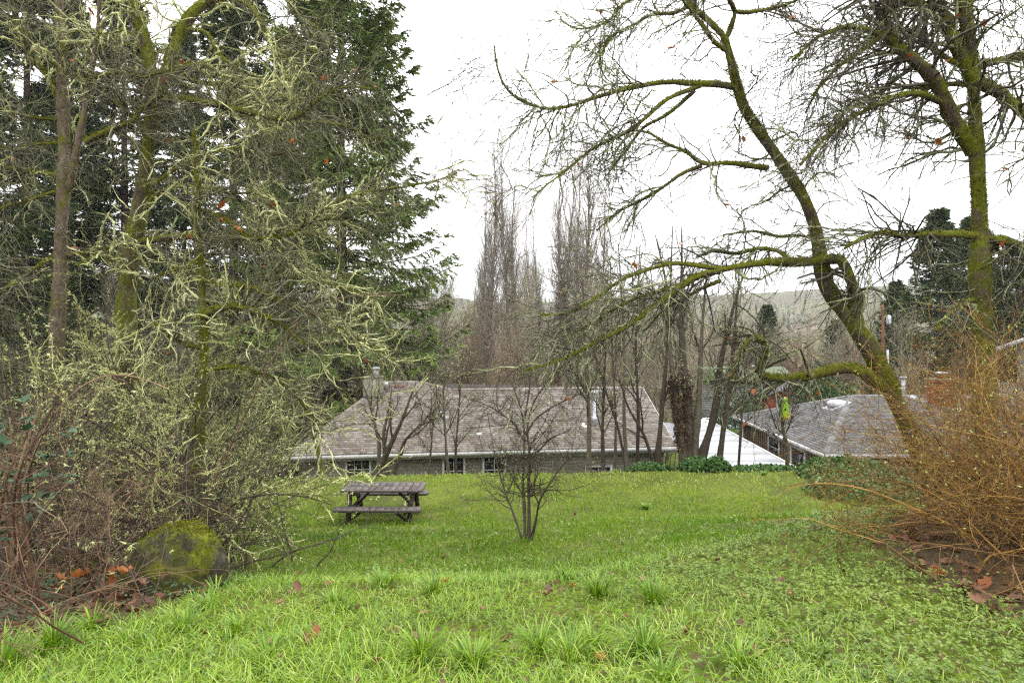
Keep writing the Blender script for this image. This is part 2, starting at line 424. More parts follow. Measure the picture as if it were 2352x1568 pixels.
def ground_mat():
    m, n, l, b = newmat('lawn_soil')
    tc = n.new('ShaderNodeTexCoord')
    n1 = n.new('ShaderNodeTexNoise'); n1.inputs['Scale'].default_value = 1.1; n1.inputs['Detail'].default_value = 6
    n2 = n.new('ShaderNodeTexNoise'); n2.inputs['Scale'].default_value = 22; n2.inputs['Detail'].default_value = 5
    l.new(tc.outputs['Object'], n1.inputs[0]); l.new(tc.outputs['Object'], n2.inputs[0])
    r1 = ramp(n, [(.018, .026, .004), (.05, .088, .006), (.11, .17, .010), (.15, .14, .035)]); l.new(n1.outputs['Fac'], r1.inputs[0])
    r2 = ramp(n, [(.02, .014, .008), (.06, .042, .022), (.13, .095, .05)]); l.new(n2.outputs['Fac'], r2.inputs[0])
    mr = n.new('ShaderNodeMapRange'); mr.inputs[1].default_value = .42; mr.inputs[2].default_value = .62; l.new(n2.outputs['Fac'], mr.inputs[0])
    at = n.new('ShaderNodeAttribute'); at.attribute_name = 'v'     # 1 = bare soil under the shrubs
    ad = n.new('ShaderNodeMath'); ad.operation = 'ADD'; ad.use_clamp = True; l.new(mr.outputs[0], ad.inputs[0]); l.new(at.outputs['Fac'], ad.inputs[1])
    mx = n.new('ShaderNodeMix'); mx.data_type = 'RGBA'; l.new(ad.outputs[0], mx.inputs[0]); l.new(r1.outputs[0], mx.inputs[6]); l.new(r2.outputs[0], mx.inputs[7])
    l.new(mx.outputs[2], b.inputs['Base Color']); b.inputs['Roughness'].default_value = .95; b.inputs['Specular IOR Level'].default_value = .1
    bp = n.new('ShaderNodeBump'); bp.inputs['Strength'].default_value = .6; bp.inputs['Distance'].default_value = .05
    l.new(n2.outputs['Fac'], bp.inputs['Height']); l.new(bp.outputs[0], b.inputs['Normal'])
    return m
m_ground = ground_mat()

m_shingle = M('brown_shingle', [(.10, .085, .072), (.20, .175, .152), (.32, .29, .26)], 5, .9, .6, .15, bump=.3, bscale=90)
m_shingle_g = M('grey_shingle', [(.085, .083, .083), (.135, .132, .13), (.20, .195, .19)], 5, .9, .6, .15, bump=.3, bscale=90)
m_under = M('roof_underlay', [(.05, .042, .038), (.08, .07, .065)], 4, .9, .2, .1)
m_siding = M('taupe_siding', [(.12, .113, .085), (.175, .165, .125), (.23, .215, .17)], 3, .7, .4, .25, stretch=(.3, 1, 6))
m_white = M('white_paint', [(.34, .345, .34), (.48, .485, .48), (.58, .58, .57)], 4, .5, .1, .4)
m_gutter = M('white_gutter', [(.26, .26, .25), (.42, .42, .41), (.55, .55, .54)], 3, .4, .1, .5)
m_brownwall = M('brown_board', [(.075, .05, .032), (.11, .075, .048), (.15, .105, .07)], 4, .7, .4, .25, stretch=(4, 4, .3))
m_batten = M('brown_batten', [(.05, .033, .021), (.08, .055, .036), (.11, .078, .05)], 4, .7, .4, .25)
m_membrane = M('pale_roof_membrane', [(.17, .178, .195), (.26, .268, .285), (.33, .338, .355)], .9, .5, .35, .4, detail=6, contrast=1.3)
m_whitesiding = M('cream_siding', [(.26, .25, .225), (.34, .33, .30), (.40, .39, .36)], 2, .6, .4, .3, stretch=(.3, 1, 6))
m_red = M('red_board', [(.15, .020, .012), (.25, .032, .018), (.33, .05, .028)], 3, .7, .4, .25, stretch=(3, 3, .3))
m_dark = M('opening_shade', [(.006, .006, .007), (.02, .02, .022)], 3, .5, .1, .3)  # near-black colour carrying the shade of the barn opening
m_concrete = M('stained_concrete', [(.09, .082, .055), (.21, .195, .145), (.34, .32, .26)], 3.5, .9, .2, .1, bump=.4, detail=8, contrast=2.2)
m_metal = M('galvanised_metal', [(.22, .23, .25), (.36, .375, .40), (.48, .50, .52)], 6, .35, .2, .6)
m_brick = M('red_brick', [(.13, .030, .016), (.23, .058, .032), (.33, .11, .065)], 9, .85, .7, .15, bump=.3)
m_mortar = M('mortar', [(.16, .13, .11), (.24, .21, .18)], 12, .95, .2, .1)
m_table = M('weathered_wood', [(.04, .033, .03), (.09, .076, .07), (.16, .14, .13)], 5, .75, .5, .25, bump=.3, stretch=(3, .6, 1))
m_tableleg = M('dark_wood', [(.018, .013, .011), (.05, .038, .032), (.10, .08, .07)], 5, .75, .4, .25, bump=.3)
m_black = M('black_iron', [(.012, .012, .013), (.03, .028, .027)], 8, .5, .2, .4)
m_feeder = M('lime_plastic', [(.36, .58, .03), (.46, .68, .06), (.55, .74, .12)], 6, .35, .1, .5, transl=.35)
m_yellow = M('yellow_plastic', [(.58, .42, .02), (.70, .52, .04)], 6, .4, .1, .5, transl=.2)
m_pole = M('cedar_pole', [(.10, .040, .022), (.18, .070, .038), (.25, .12, .07)], 3, .8, .2, .2, stretch=(4, 4, .3))
m_carpaint = M('white_car_paint', [(.68, .69, .71), (.76, .77, .78)], 2, .25, .1, .5)
m_tyre = M('tyre_rubber', [(.012, .012, .012), (.03, .03, .03)], 8, .8, .1, .2)
m_soffit = M('soffit_board', [(.20, .20, .185), (.28, .28, .265)], 3, .7, .1, .2)

def glass_mat():
    m, n, l, b = newmat('window_glass')
    b.inputs['Base Color'].default_value = (.012, .014, .016, 1); b.inputs['Roughness'].default_value = .06
    b.inputs['Specular IOR Level'].default_value = .6
    return m
m_glass = glass_mat()

def boulder_mat():
    return mossy('mossy_stone', [(.012, .011, .008), (.045, .042, .03), (.12, .115, .085)], [(.03, .034, .003), (.10, .11, .008), (.21, .215, .02)], .40, 6)
m_boulder = boulder_mat()

# ------------------------------------------------------------------ ground
def left_edge(y):
    return np.interp(y, [2, 3.2, 4.0, 5.0, 6.0, 7.5, 9, 12, 15, 18, 22], [-2.6, -2.85, -2.45, -2.35, -3.1, -4.1, -5.2, -6.3, -7.4, -8.4, -12])
def right_edge(y):
    return np.interp(y, [2, 3.1, 4.2, 5.7, 7.5, 10, 13, 16, 18], [2.75, 2.85, 3.0, 3.3, 5.0, 7.4, 9.5, 10.5, 11])
def soil(x, y):
    j = .35 * (fbm(x, y, 1.3, 9, 3) - .5)
    a = np.clip((left_edge(y) - x + j) / .5, 0, 1); b = np.clip((x - right_edge(y) + j) / .5, 0, 1)
    return np.maximum(a, b) * np.clip(1 - (y - 19) / 4, 0, 1)

gx = np.concatenate([-np.geomspace(1600, 13, 36), np.linspace(-12, 12, 97), np.geomspace(13, 1600, 36)])
gy = np.concatenate([np.linspace(-14, 1, 16), np.linspace(1.2, 24, 115), np.geomspace(24.6, 1300, 76)])
GX, GY = np.meshgrid(gx, gy)
GZ = ground_z(GX, GY)
nx, ny = len(gx), len(gy)
ii = np.arange(ny - 1)[:, None] * nx + np.arange(nx - 1)[None, :]
gq = np.stack([ii, ii + 1, ii + 1 + nx, ii + nx], -1).reshape(-1, 4)
far_soil = np.clip((GY - 20) / 3, 0, 1) * np.clip(fbm(GX, GY, .12, 3) * 1.4 - .2, 0, 1)
yard = ((GX > 9) & (GX < 14.5) & (GY > 33) & (GY < 50))
sv = np.maximum(soil(GX, GY), np.where(yard, 0, far_soil))
mk('ground', np.stack([GX, GY, GZ], -1), gq, m_ground, None, sv.ravel(), True, props={'kind': 'structure'})

# ------------------------------------------------------------------ roofs
def shingle_mesh(w, e, th):
    """one shingle: butt edge thick, tapering up the slope"""
    V = [(0,0,.004),(w,0,.004),(w,e*1.25,.0),(0,e*1.25,.0),(0,0,th),(w,0,th),(w,e*1.25,.004),(0,e*1.25,.004)]
    f = np.array([(4,5,6,7),(0,1,5,4),(1,2,6,5),(3,0,4,7)])
    return np.array(V, float), f

def lay_shingles(parent, O, u, s, nrmv, span, slope_len, e, w, mat, keep, name='shingle', near=None):
    """courses of shingles on a plane: O eave corner, u along the eave, s up the slope; span(d) gives (u0,u1)"""
    O = np.array(O, float); u = nrm(np.array(u, float)); s = nrm(np.array(s, float)); nv = nrm(np.array(nrmv, float))
    items = []
    nc = int(slope_len / e)
    for c in range(nc):
        d = c * e
        u0, u1 = span(d + e * .5)
        if u1 - u0 < .05: continue
        x = u0 - (rng.random() * w)
        while x < u1:
            ww = w * rng.uniform(.75, 1.2)
            a = max(x, u0); b = min(x + ww - .008, u1)
            if b - a > .03: items.append((a, d + rng.uniform(-.006, .006), b - a, rng.uniform(.028, .045), rng.random()))
            x += ww
    items = np.array(items)
    key = items[:, 1] * 10 if near is None else near(items)
    order = np.argsort(key, kind='stable')
    sel = set(order[:keep].tolist())
    rest = [k for k in range(len(items)) if k not in sel]
    # the many, joined
    Vs, Fs, vs, n = [], [], [], 0
    for k in rest:
        a, d, ww, th, v = items[k]
        V, f = shingle_mesh(ww, e, th)
        Vs.append(O + (V[:, :1] + a) * u + (V[:, 1:2] + d) * s + (V[:, 2:3] + .01) * nv); Fs.append(f + n); vs.append(np.full(8, v)); n += 8
    if rest:
        mk('shingle_field', np.concatenate(Vs), np.concatenate(Fs), mat, parent, np.concatenate(vs), props={'kind': 'stuff'})
    # the nearest, one by one, on shared meshes
    protos = []
    for q in range(10):
        V, f = shingle_mesh(w, e, .036)
        W = V[:, :1] * u + V[:, 1:2] * s + V[:, 2:3] * nv
        protos.append(mk(name, W, f, mat, parent, np.full(8, (q + .5) / 10)))
    usedp = set()
    for k in order[:keep]:
        a, d, ww, th, v = items[k]
        q = int(v * 10) % 10
        ax = np.abs(u)
        if q not in usedp: o = protos[q]; usedp.add(q)
        else: o = link_copy(protos[q], parent)
        o.location = tuple(O + a * u + d * s + .01 * nv)
        if ax[0] > .99: o.scale = (ww / w, 1, 1)
        elif ax[1] > .99: o.scale = (1, ww / w, 1)
    for q in range(10):
        if q not in usedp: bpy.data.objects.remove(protos[q])

def slab(poly, th, name, mat, parent):
    mb = MB(); mb.prism([np.array(p, float) - np.array([0, 0, th]) for p in poly], (0, 0, th)); return mb.build(name, mat, parent)

def window(parent, face_o, ux, w, h, nx, ny, out, casing=.09, frame_mat=None, sill=False, gap=None):
    """window > pane, muntin, sill; face_o lower left corner, ux along the wall, out the outward normal"""
    o = np.array(face_o, float); ux = nrm(np.array(ux, float)); out = nrm(np.array(out, float)); uz = np.array([0, 0, 1.])
    fm = frame_mat or m_white
    def bx(mb, a0, a1, z0, z1, d0, d1):
        pts = [o + ux*a0 + uz*z0 + out*d0, o + ux*a1 + uz*z0 + out*d0, o + ux*a1 + uz*z1 + out*d0, o + ux*a0 + uz*z1 + out*d0]
        mb.prism(pts, out * (d1 - d0))
    mb = MB()
    bx(mb, -casing, 0, -casing, h + casing, .0, .06); bx(mb, w, w + casing, -casing, h + casing, .0, .06)
    bx(mb, 0, w, h, h + casing, .0, .06); bx(mb, 0, w, -casing, 0, .0, .06)
    win = mb.build('window', fm, parent)
    pw, ph = w / nx, h / ny
    for i in range(nx):
        for j in range(ny):
            p = MB(); bx(p, i*pw + .012, (i+1)*pw - .012, j*ph + .012, (j+1)*ph - .012, .008, .016); p.build('pane', m_glass, win)
    for i in range(1, nx):
        p = MB(); bx(p, i*pw - .014, i*pw + .014, 0, h, .018, .040); p.build('muntin', fm, win)
    for j in range(1, ny):
        p = MB(); bx(p, 0, w, j*ph - .018, j*ph + .018, .018, .043); p.build('muntin', fm, win)
    if sill:
        p = MB(); bx(p, -casing - .05, w + casing + .05, -casing - .06, -casing - .002, 0, .12); p.build('sill', fm, win)
    return win

# ------------------------------------------------------------------ grey house below the lawn
ang = math.radians(7.5)
GH_O = np.array([-9.1, 22.8, CZ - 7.3])
gh = thing('grey_house', 'long low house with brown shingle roof and taupe lap siding behind the picnic table', 'house', GH_O, ang)
EZ = 2.7; SL = .541; HL = 16.45
def rz_(y): return EZ + SL * y
front = [(0,0,EZ),(HL,0,EZ),(HL,4.14,rz_(4.14)),(6.77,4.14,rz_(4.14)),(5.26,4.79,rz_(4.79)),(3.53,4.79,rz_(4.79))]
roof = slab(front, .10, 'roof', m_under, gh)
slab([(0,0,EZ),(3.53,4.79,rz_(4.79)),(3.4,9.6,EZ),(0,9.6,EZ)][:2] + [(0,9.6,EZ)], .10, 'hip_panel', m_under, roof)
slab([(3.53,4.79,rz_(4.79)),(5.26,4.79,rz_(4.79)),(6.77,4.14,rz_(4.14)),(HL,4.14,rz_(4.14)),(HL,8.3,EZ),(7.5,8.3,EZ),(7,9.6,EZ),(0,9.6,EZ)], .10, 'rear_panel', m_under, roof)
cs = math.hypot(1, SL)
def front_span(d):
    y = d / cs
    u0 = 3.53 * y / 4.79
    if y <= 4.14: u1 = HL
    else: u1 = 6.77 + (5.26 - 6.77) * (y - 4.14) / .65
    return u0, u1
lay_shingles(roof, (0,0,EZ), (1,0,0), (0,1,SL), (0,-SL,1), front_span, 4.79 * cs, .150, .33, m_shingle, 300,
             near=lambda it: np.where((it[:, 0] > 2.2), it[:, 1], 99 + it[:, 1]))
# hip side shingles
hv = nrm(np.array([4.79, -3.53, 0.])); 
hu = np.array([0, 1., 0]); hn = nrm(np.cross(np.array([3.53, 0, rz_(4.79) - EZ]), np.array([0, 1., 0])))
hs_ = nrm(np.array([3.53, 0, rz_(4.79) - EZ])); hl = math.hypot(3.53, rz_(4.79) - EZ)
if hn[2] < 0: hn = -hn
lay_shingles(roof, (0,0,EZ), hu, hs_, hn, lambda d: (4.79 * d / hl, 9.6 - 4.81 * d / hl), hl, .150, .33, m_shingle, 0)
# ridge and hip caps
def caps(parent, a, b, mat, w=.26, step=.2):
    a = np.array(a, float); b = np.array(b, float); L_ = np.linalg.norm(b - a); n = int(L_ / step)
    mb = MB()
    d = nrm(b - a); sd = nrm(np.cross(d, (0, 0, 1)))
    for k in range(n):
        p = a + d * k * step; q = p + d * step * 1.15
        up0 = np.array([0, 0, .055]); up1 = np.array([0, 0, .04]); dn = np.array([0, 0, -.02])
        mb.add([p - sd*w/2 + dn, p + up0, p + sd*w/2 + dn, q - sd*w/2 + dn, q + up1, q + sd*w/2 + dn], [(0,1,4,3),(1,2,5,4),(0,2,1)], rng.random())
    mb.build('ridge_cap', mat, parent)
caps(roof, (0,0,EZ+.02), (3.53,4.79,rz_(4.79)+.02), m_shingle)
caps(roof, (3.5,4.79,rz_(4.79)+.02), (5.26,4.79,rz_(4.79)+.02), m_shingle)
caps(roof, (5.26,4.79,rz_(4.79)+.02), (6.77,4.14,rz_(4.14)+.02), m_shingle)
caps(roof, (6.77,4.14,rz_(4.14)+.02), (HL,4.14,rz_(4.14)+.02), m_shingle)
# gutter, fascia, rake, soffit
mb = MB(); mb.box((-.02,-.13,EZ-.13),(HL+.02,-.115,EZ+.01)); mb.box((-.02,-.115,EZ-.13),(HL+.02,-.01,EZ-.118)); mb.box((-.02,-.025,EZ-.118),(HL+.02,-.01,EZ-.01))
mb.build('gutter', m_gutter, gh)
mb = MB(); mb.box((0,.002,EZ-.24),(HL,.03,EZ-.105)); mb.build('fascia', m_soffit, gh)
mb = MB(); mb.prism([(HL+.002,0,EZ-.16),(HL+.002,0,EZ+.02),(HL+.002,4.14,rz_(4.14)+.02),(HL+.002,4.14,rz_(4.14)-.16)], (.03,0,0)); mb.prism([(HL+.002,8.3,EZ-.16),(HL+.002,8.3,EZ+.02),(HL+.002,4.14,rz_(4.14)+.02),(HL+.002,4.14,rz_(4.14)-.16)], (.03,0,0)); mb.build('rake_board', m_gutter, gh)
mb = MB(); mb.box((.05,.03,EZ-.26),(HL-.02,.55,EZ-.245)); mb.build('soffit', m_soffit, gh)
WY = .5
mb = MB(); mb.box((.5,WY+.03,0),(16.0,8.0,EZ-.27)); mb.prism([(16.0,WY+.03,EZ-.27),(16.0,8.0,EZ-.27),(16.0,4.14,4.7)], (-.15,0,0)); wall = mb.build('wall', m_siding, gh)
wins = [(2.36, 3.24, 1.25, 2.36), (6.35, 7.15, 1.25, 2.36), (8.05, 8.9, 1.25, 2.36), (12.55, 13.6, .75, 1.78)]
nb_ = 18; bh = (EZ - .27) / nb_
bproto = {}
for k in range(nb_):
    z0 = k * bh; z1 = z0 + bh
    cuts = sorted((a - .1, b + .1) for a, b, c, d in wins if c - .1 < z1 and d + .1 > z0)
    x = .5; segs = []
    for a, b in cuts: segs.append((x, a)); x = b
    segs.append((x, 16.0))
    for a, b in segs:
        if b - a < .05: continue
        mb = MB(); mb.add([(a,WY+.03,z0),(b,WY+.03,z0),(b,WY-.004,z0),(a,WY-.004,z0),(a,WY+.028,z1+.01),(b,WY+.028,z1+.01),(b,WY+.018,z1+.01),(a,WY+.018,z1+.01)],
                          [(3,2,6,7),(0,1,2,3)][:1] + [(0,3,2,1),(0,4,7,3),(1,2,6,5)], rng.random())
        mb.build('siding_board', m_siding, wall)
for k, (a, b, c, d) in enumerate(wins):
    window(gh, (a, WY - .002, c), (1,0,0), b - a, d - c, 3 if k == 0 else 2, 3 if k == 0 else 2, (0,-1,0))
mb = MB(); mb.box((16.0,WY-.02,0),(16.1,WY+.10,EZ-.27)); mb.build('corner_board', m_siding, gh)
# side boards on the gable end
for k in range(nb_ + 14):
    z0 = k * bh
    if z0 < EZ - .3: y0, y1 = WY + .1, 8.0
    else:
        y0 = max((z0 + bh - EZ + .25) / SL, WY + .1); y1 = 8.28 - y0
    if y1 - y0 < .2: continue
    mb = MB(); mb.add([(16.002,y0,z0),(16.002,y1,z0),(16.03,y1,z0),(16.03,y0,z0),(16.002,y0,z0+bh),(16.002,y1,z0+bh),(16.012,y1,z0+bh),(16.012,y0,z0+bh)],
                      [(3,2,6,7),(0,1,2,3),(0,3,7,4),(1,5,6,2)], rng.random()); mb.build('siding_board', m_siding, wall)

cA, sA = math.cos(ang), math.sin(ang)
def on_roof(px, py):
    """where a sight line meets the front roof plane, in the house's own axes"""
    d = np.array([(px - 1176) / F, 1, (784 - py) / F]); o = np.array([0, 0, CZ]) - GH_O
    R = np.array([[cA, sA, 0], [-sA, cA, 0], [0, 0, 1]])
    d = R @ d; o = R @ o
    t = (EZ + SL * o[1] - o[2]) / (d[2] - SL * d[1])
    return o + d * t
# concrete chimney
mb = MB(); cx0, cx1, cy0, cy1 = 2.62, 3.46, 3.55, 4.5
mb.box((cx0, cy0, 4.0), (cx1, cy1, 5.57)); mb.box((cx0-.03, cy0-.03, 5.572), (cx1+.03, cy1+.03, 5.65))
ch = mb.build('chimney', m_concrete, roof)
mb = MB(); mb.lathe((3.15, 4.05, 5.652), [(.17,0),(.12,.22),(.12,.30)], 14); mb.lathe((3.15, 4.05, 5.98), [(.20,0),(.21,.03),(.15,.09),(.05,.12)], 14)
for a in range(4): mb.bar((3.15+.11*math.cos(a*1.57), 4.05+.11*math.sin(a*1.57), 5.92), (3.15+.11*math.cos(a*1.57), 4.05+.11*math.sin(a*1.57), 6.02), .02, .02)
mb.build('flue_cap', m_metal, roof)
mb = MB(); mb.box((cx0-.04, cy0-.05, rz_(cy0)-.05), (cx1+.04, cy0-.002, rz_(cy0)+.13)); mb.build('flashing', m_black, roof)
def vent_box(px, py, w, h, mat, parent=None):
    p = on_roof(px, py); mb = MB(); d = .28
    x, y, z = p
    mb.prism([(x-w/2,y,z-.03),(x-w/2,y,z+h),(x-w/2,y+d,z+SL*d+.05),(x-w/2,y+d,z+SL*d-.06)], (w,0,0)); return mb.build('roof_vent', mat, roof)
m_ventbrown = M('brown_vent', [(.10, .05, .035), (.17, .085, .06)], 8, .6, .2, .3)
vent_box(916, 893, .42, .16, m_ventbrown); vent_box(1048, 918, .34, .13, m_shingle); vent_box(1023, 967, .34, .16, m_soffit); vent_box(884, 886, .3, .12, m_white)
for px, py, w in ((1001, 951, .24), (1337, 983, .3), (1338, 978, .12), (1094, 1001, .2)):
    p = on_roof(px, py); mb = MB(); n_ = nrm(np.array([0, -SL, 1.])) * .03
    mb.prism([p + n_, p + n_ + (w,0,0), p + n_ + (w*1.2,.16,.16*SL), p + n_ + (-.02,.16,.16*SL)], n_ * .4); mb.build('patch', m_white, roof)
p = on_roof(1365, 976); mb = MB()
mb.lathe(p, [(.16,-.08),(.11,.22),(.14,.24),(.14,.36),(.075,.38),(.075,1.45)], 14); fl = mb.build('flue_pipe', m_metal, roof)
mb = MB(); mb.bar(p + (-.22,0,1.50), p + (.22,0,1.50), .17, .17); mb.lathe(p + np.array((-.17,0,1.36)), [(.08,0),(.08,.1)], 10); mb.lathe(p + np.array((.17,0,1.36)), [(.08,0),(.08,.1)], 10); mb.build('flue_tee', m_white, fl)

# needles and twigs that have come to rest on the roof
n = 900; xr = rng.uniform(1.5, 16, n); yr = rng.uniform(.15, 4.05, n); k = (xr > 1.3*yr) & (fbm(xr, yr, .8, 15, 3) > .45); xr, yr = xr[k], yr[k]; n = len(xr)
pr_ = np.stack([xr, yr, rz_(yr) + .055], 1); L_ = rng.uniform(.06, .22, n)[:, None]; dr = nrm(np.stack([rng.normal(0, .25, n), -np.ones(n), np.full(n, -SL)], 1)); sr = np.stack([rng.uniform(.012, .03, n), np.zeros(n), np.zeros(n)], 1)
Vr = np.stack([pr_ - sr, pr_ + sr, pr_ + dr*L_ + sr*.6, pr_ + dr*L_ - sr*.6], 1).reshape(-1, 3)
mk('needle_litter', Vr, np.arange(n*4).reshape(-1, 4), m_deadivy, roof, np.repeat(rng.random(n), 4), props={'kind': 'stuff'})

# ------------------------------------------------------------------ carport with flat pale roof
cp_o = np.array([7.55, 20.6, CZ - 7.25])
cpt = thing('carport', 'flat pale membrane roof of the carport between the two houses', 'carport', cp_o, math.radians(-5.2))
CW, CL, CH = 3.3, 14.2, 2.33
mb = MB(); mb.box((-.35, -.4, CH-.14), (CW, CL, CH-.012)); mb.build('roof_deck', m_soffit, cpt)
for k in range(9):
    y0 = -.4 + k * (CL + .4) / 9; y1 = -.4 + (k + 1) * (CL + .4) / 9
    mb = MB(); mb.box((-.35, y0 + .008, CH-.010), (CW, y1 - .008, CH + .004 * (k % 2)), rng.random()); mb.build('membrane_sheet', m_membrane, cpt)
mb = MB(); mb.box((CW+.002, -.4, CH-.2), (CW+.08, CL, CH+.05)); mb.build('edge_trim', m_gutter, cpt)
mb = MB(); mb.box((-.43, -.4, CH-.2), (-.352, CL, CH+.03)); mb.build('edge_trim', m_gutter, cpt)
for y in (0, 4.5, 9, 13.8):
    mb = MB(); mb.box((CW-.15, y, 0), (CW-.05, y+.1, CH-.142)); mb.build('post', m_white, cpt)
for k in range(12):
    mb = MB(); mb.box((-.30, -.3, .1 + k*.17), (-.27, 3.2, .262 + k*.17)); mb.build('siding_board', m_whitesiding, cpt)

# ------------------------------------------------------------------ brown house on the right
BH_O = np.array([12.1, 22.0, CZ - 7.3])
bh_ = thing('brown_house', 'brown board-and-batten house with grey hip roof and white trim on the right', 'house', BH_O)
bE = 7.3 - 4.36; bR = 7.3 - 2.64
N_ = (0, 0, bE); FC = (.9, 11.3, bE); A_ = (4.4, 5.65, bR); B_ = (17.5, 5.65, bR); RN = (21, 0, bE); RF = (21, 11.3, bE)
broof = slab([N_, RN, B_, A_], .10, 'roof', m_under, bh_)
slab([N_, A_, FC], .10, 'hip_panel', m_under, broof); slab([FC, A_, B_, RF], .10, 'rear_panel', m_under, broof); slab([RN, RF, B_], .10, 'hip_panel', m_under, broof)
bs = (bR - bE) / 5.65; bcs = math.hypot(1, bs)
lay_shingles(broof, N_, (1,0,0), (0,1,bs), (0,-bs,1), lambda d: (4.4 * d / bcs / 5.65, 13.5), 5.65 * bcs, .145, .33, m_shingle_g, 150,
             near=lambda it: np.where(it[:, 0] < 4.5, it[:, 1], 99 + it[:, 1]))
eu = nrm(np.array([.9, 11.3, 0])); A0 = np.array(A_) - np.array(N_); along = float(A0 @ eu); up_ = A0 - along * eu
hl = np.linalg.norm(up_); hn = nrm(np.cross(up_, eu)); hn = hn if hn[2] > 0 else -hn; EL = math.hypot(.9, 11.3)
lay_shingles(broof, N_, eu, up_, hn, lambda d: (along * d / hl, EL - (EL - along) * d / hl), hl, .145, .33, m_shingle_g, 150, near=lambda it: it[:, 1] * .6 + it[:, 0] * .1)
z2 = np.array([0, 0, .02])
caps(broof, np.array(N_) + z2, np.array(A_) + z2, m_shingle_g); caps(broof, np.array(FC) + z2, np.array(A_) + z2, m_shingle_g); caps(broof, np.array(A_) + z2, np.array(B_) + z2, m_shingle_g)
en = np.array([-eu[1], eu[0], 0])           # outward to the left
mb = MB()
mb.prism([np.array(N_) + en*.002 + (0,0,-.13), np.array(FC) + en*.002 + (0,0,-.13), np.array(FC) + en*.002 + (0,0,.01), np.array(N_) + en*.002 + (0,0,.01)], en * .11); mb.build('gutter', m_gutter, bh_)
mb = MB(); mb.box((0, -.113, bE-.13), (21, -.002, bE+.01)); mb.build('gutter', m_gutter, bh_)
W0 = np.array([.4, .45, 0]); W1 = W0 + eu * 10.4
wl_ = np.linalg.norm(W1 - W0)
mb = MB(); mb.prism([W0, W1, W1 + (19.5, 0, 0), W0 + (19.7, 0, 0)], (0, 0, bE - .2)); bwall = mb.build('wall', m_brownwall, bh_)
mb = MB(); mb.prism([np.array(N_)+(.05,.05,-.16), np.array(FC)+(.05,-.05,-.16), np.array(FC)+(.5,-.05,-.16), np.array(N_)+(.5,.05,-.16)], (0,0,.05)); mb.build('soffit', m_soffit, bh_)
def wall_t(px):
    r = (px - 1176) / F; a = BH_O[:2] + W0[:2]; # solve a + eu*t on ray x = r*y
    return (r * a[1] - a[0]) / (eu[0] - r * eu[1])
t1a, t1b = wall_t(1792), wall_t(1766); t2a, t2b = wall_t(1852), wall_t(1818)
bt = 0.0; k = 0
while bt < wl_:
    if not (t1a - .1 < bt < t1b + .1 or t2a - .1 < bt < t2b + .1):
        mb = MB(); q = W0 + eu * bt
        mb.prism([q + en*.002, q + eu*.05 + en*.002, q + eu*.05 + en*.03, q + en*.03], (0, 0, bE - .2)); mb.build('batten', m_batten, bwall)
    bt += .30
def bwin(ta, tb, z0, z1, ny):
    o = W0 + eu * ta + np.array([0, 0, z0]); window(bh_, o + en * .004, eu, tb - ta, z1 - z0, 1, ny, en, .12, sill=True)
bwin(t1a + .1, t1b - .1, 1.62, 2.52, 2); bwin(t2a + .1, t2b - .1, .9, 2.5, 1)
mb = MB(); q = W1; mb.prism([q + en*.003, q - eu*.12 + en*.003, q - eu*.12 + en*.045, q + en*.045], (0,0,bE-.2)); mb.build('corner_board', m_white, bh_)
# brick chimney on the ridge
bc = np.array([(2160 - 1176) / F * 26.6, 26.6, 0]) - BH_O; bc[2] = 0
ctop = 7.3 - (872 - 784) / F * 26.6; cbot = bE + bs * (bc[1] - .45) - .05
CWX, CWY = .84, .62
mb = MB(); mb.box((bc[0]-CWX/2+.012, bc[1]-CWY/2+.012, cbot-.3), (bc[0]+CWX/2-.012, bc[1]+CWY/2-.012, ctop-.002)); bch = mb.build('chimney', m_mortar, broof)
bl, bhh = .2, .068
pb = {}
nrow = int((ctop - cbot) / bhh)
for r in range(nrow):
    corb = .035 if r >= nrow - 2 else 0
    z = ctop - (nrow - r) * bhh
    for face in range(3):                       # the two narrow sides and the side towards the lawn
        if face == 0: L_ = CWX; o0 = np.array([bc[0]-CWX/2, bc[1]-CWY/2, z]); ux = np.array([1,0,0]); out = np.array([0,-1,0])
        elif face == 1: L_ = CWY; o0 = np.array([bc[0]-CWX/2, bc[1]-CWY/2, z]); ux = np.array([0,1,0]); out = np.array([-1,0,0])
        else: L_ = CWY; o0 = np.array([bc[0]+CWX/2, bc[1]-CWY/2, z]); ux = np.array([0,1,0]); out = np.array([1,0,0])
        x = -bl * .5 if r % 2 else 0
        while x < L_ - .02:
            a = max(x, 0); b = min(x + bl - .012, L_)
            if b - a > .03:
                key = (face > 0, round(b - a, 3), rng.integers(5))
                if key not in pb:
                    s_ = b - a; V = [(0,0,0)]
                    mb = MB()
                    if face > 0: mb.box((-.02, 0, .006), (.02, s_, bhh - .006), rng.random())
                    else: mb.box((0, -.02, .006), (s_, .02, bhh - .006), rng.random())
                    pb[key] = mb.build('brick', m_brick, bch); ob = pb[key]
                else: ob = link_copy(pb[key], bch)
                ob.location = tuple(o0 + ux * a + out * (corb + rng.uniform(0, .004)))
            x += bl
mb = MB(); mb.prism([(bc[0]-CWX/2-.06, bc[1]-CWY/2-.06, ctop), (bc[0]+CWX/2+.06, bc[1]-CWY/2-.06, ctop), (bc[0]+CWX/2+.06, bc[1]+CWY/2+.06, ctop), (bc[0]-CWX/2-.06, bc[1]+CWY/2+.06, ctop)], (0,0,.06)); mb.build('crown_slab', m_concrete, bch)
mb = MB(); mb.lathe((bc[0]+.1, bc[1], ctop+.062), [(.19,0),(.19,.12)], 16); mb.build('flue_tile', m_brick, bch)
mb = MB(); mb.lathe((bc[0]+.1, bc[1], ctop+.30), [(.33,0),(.35,.02),(.34,.05),(.05,.07)], 18)
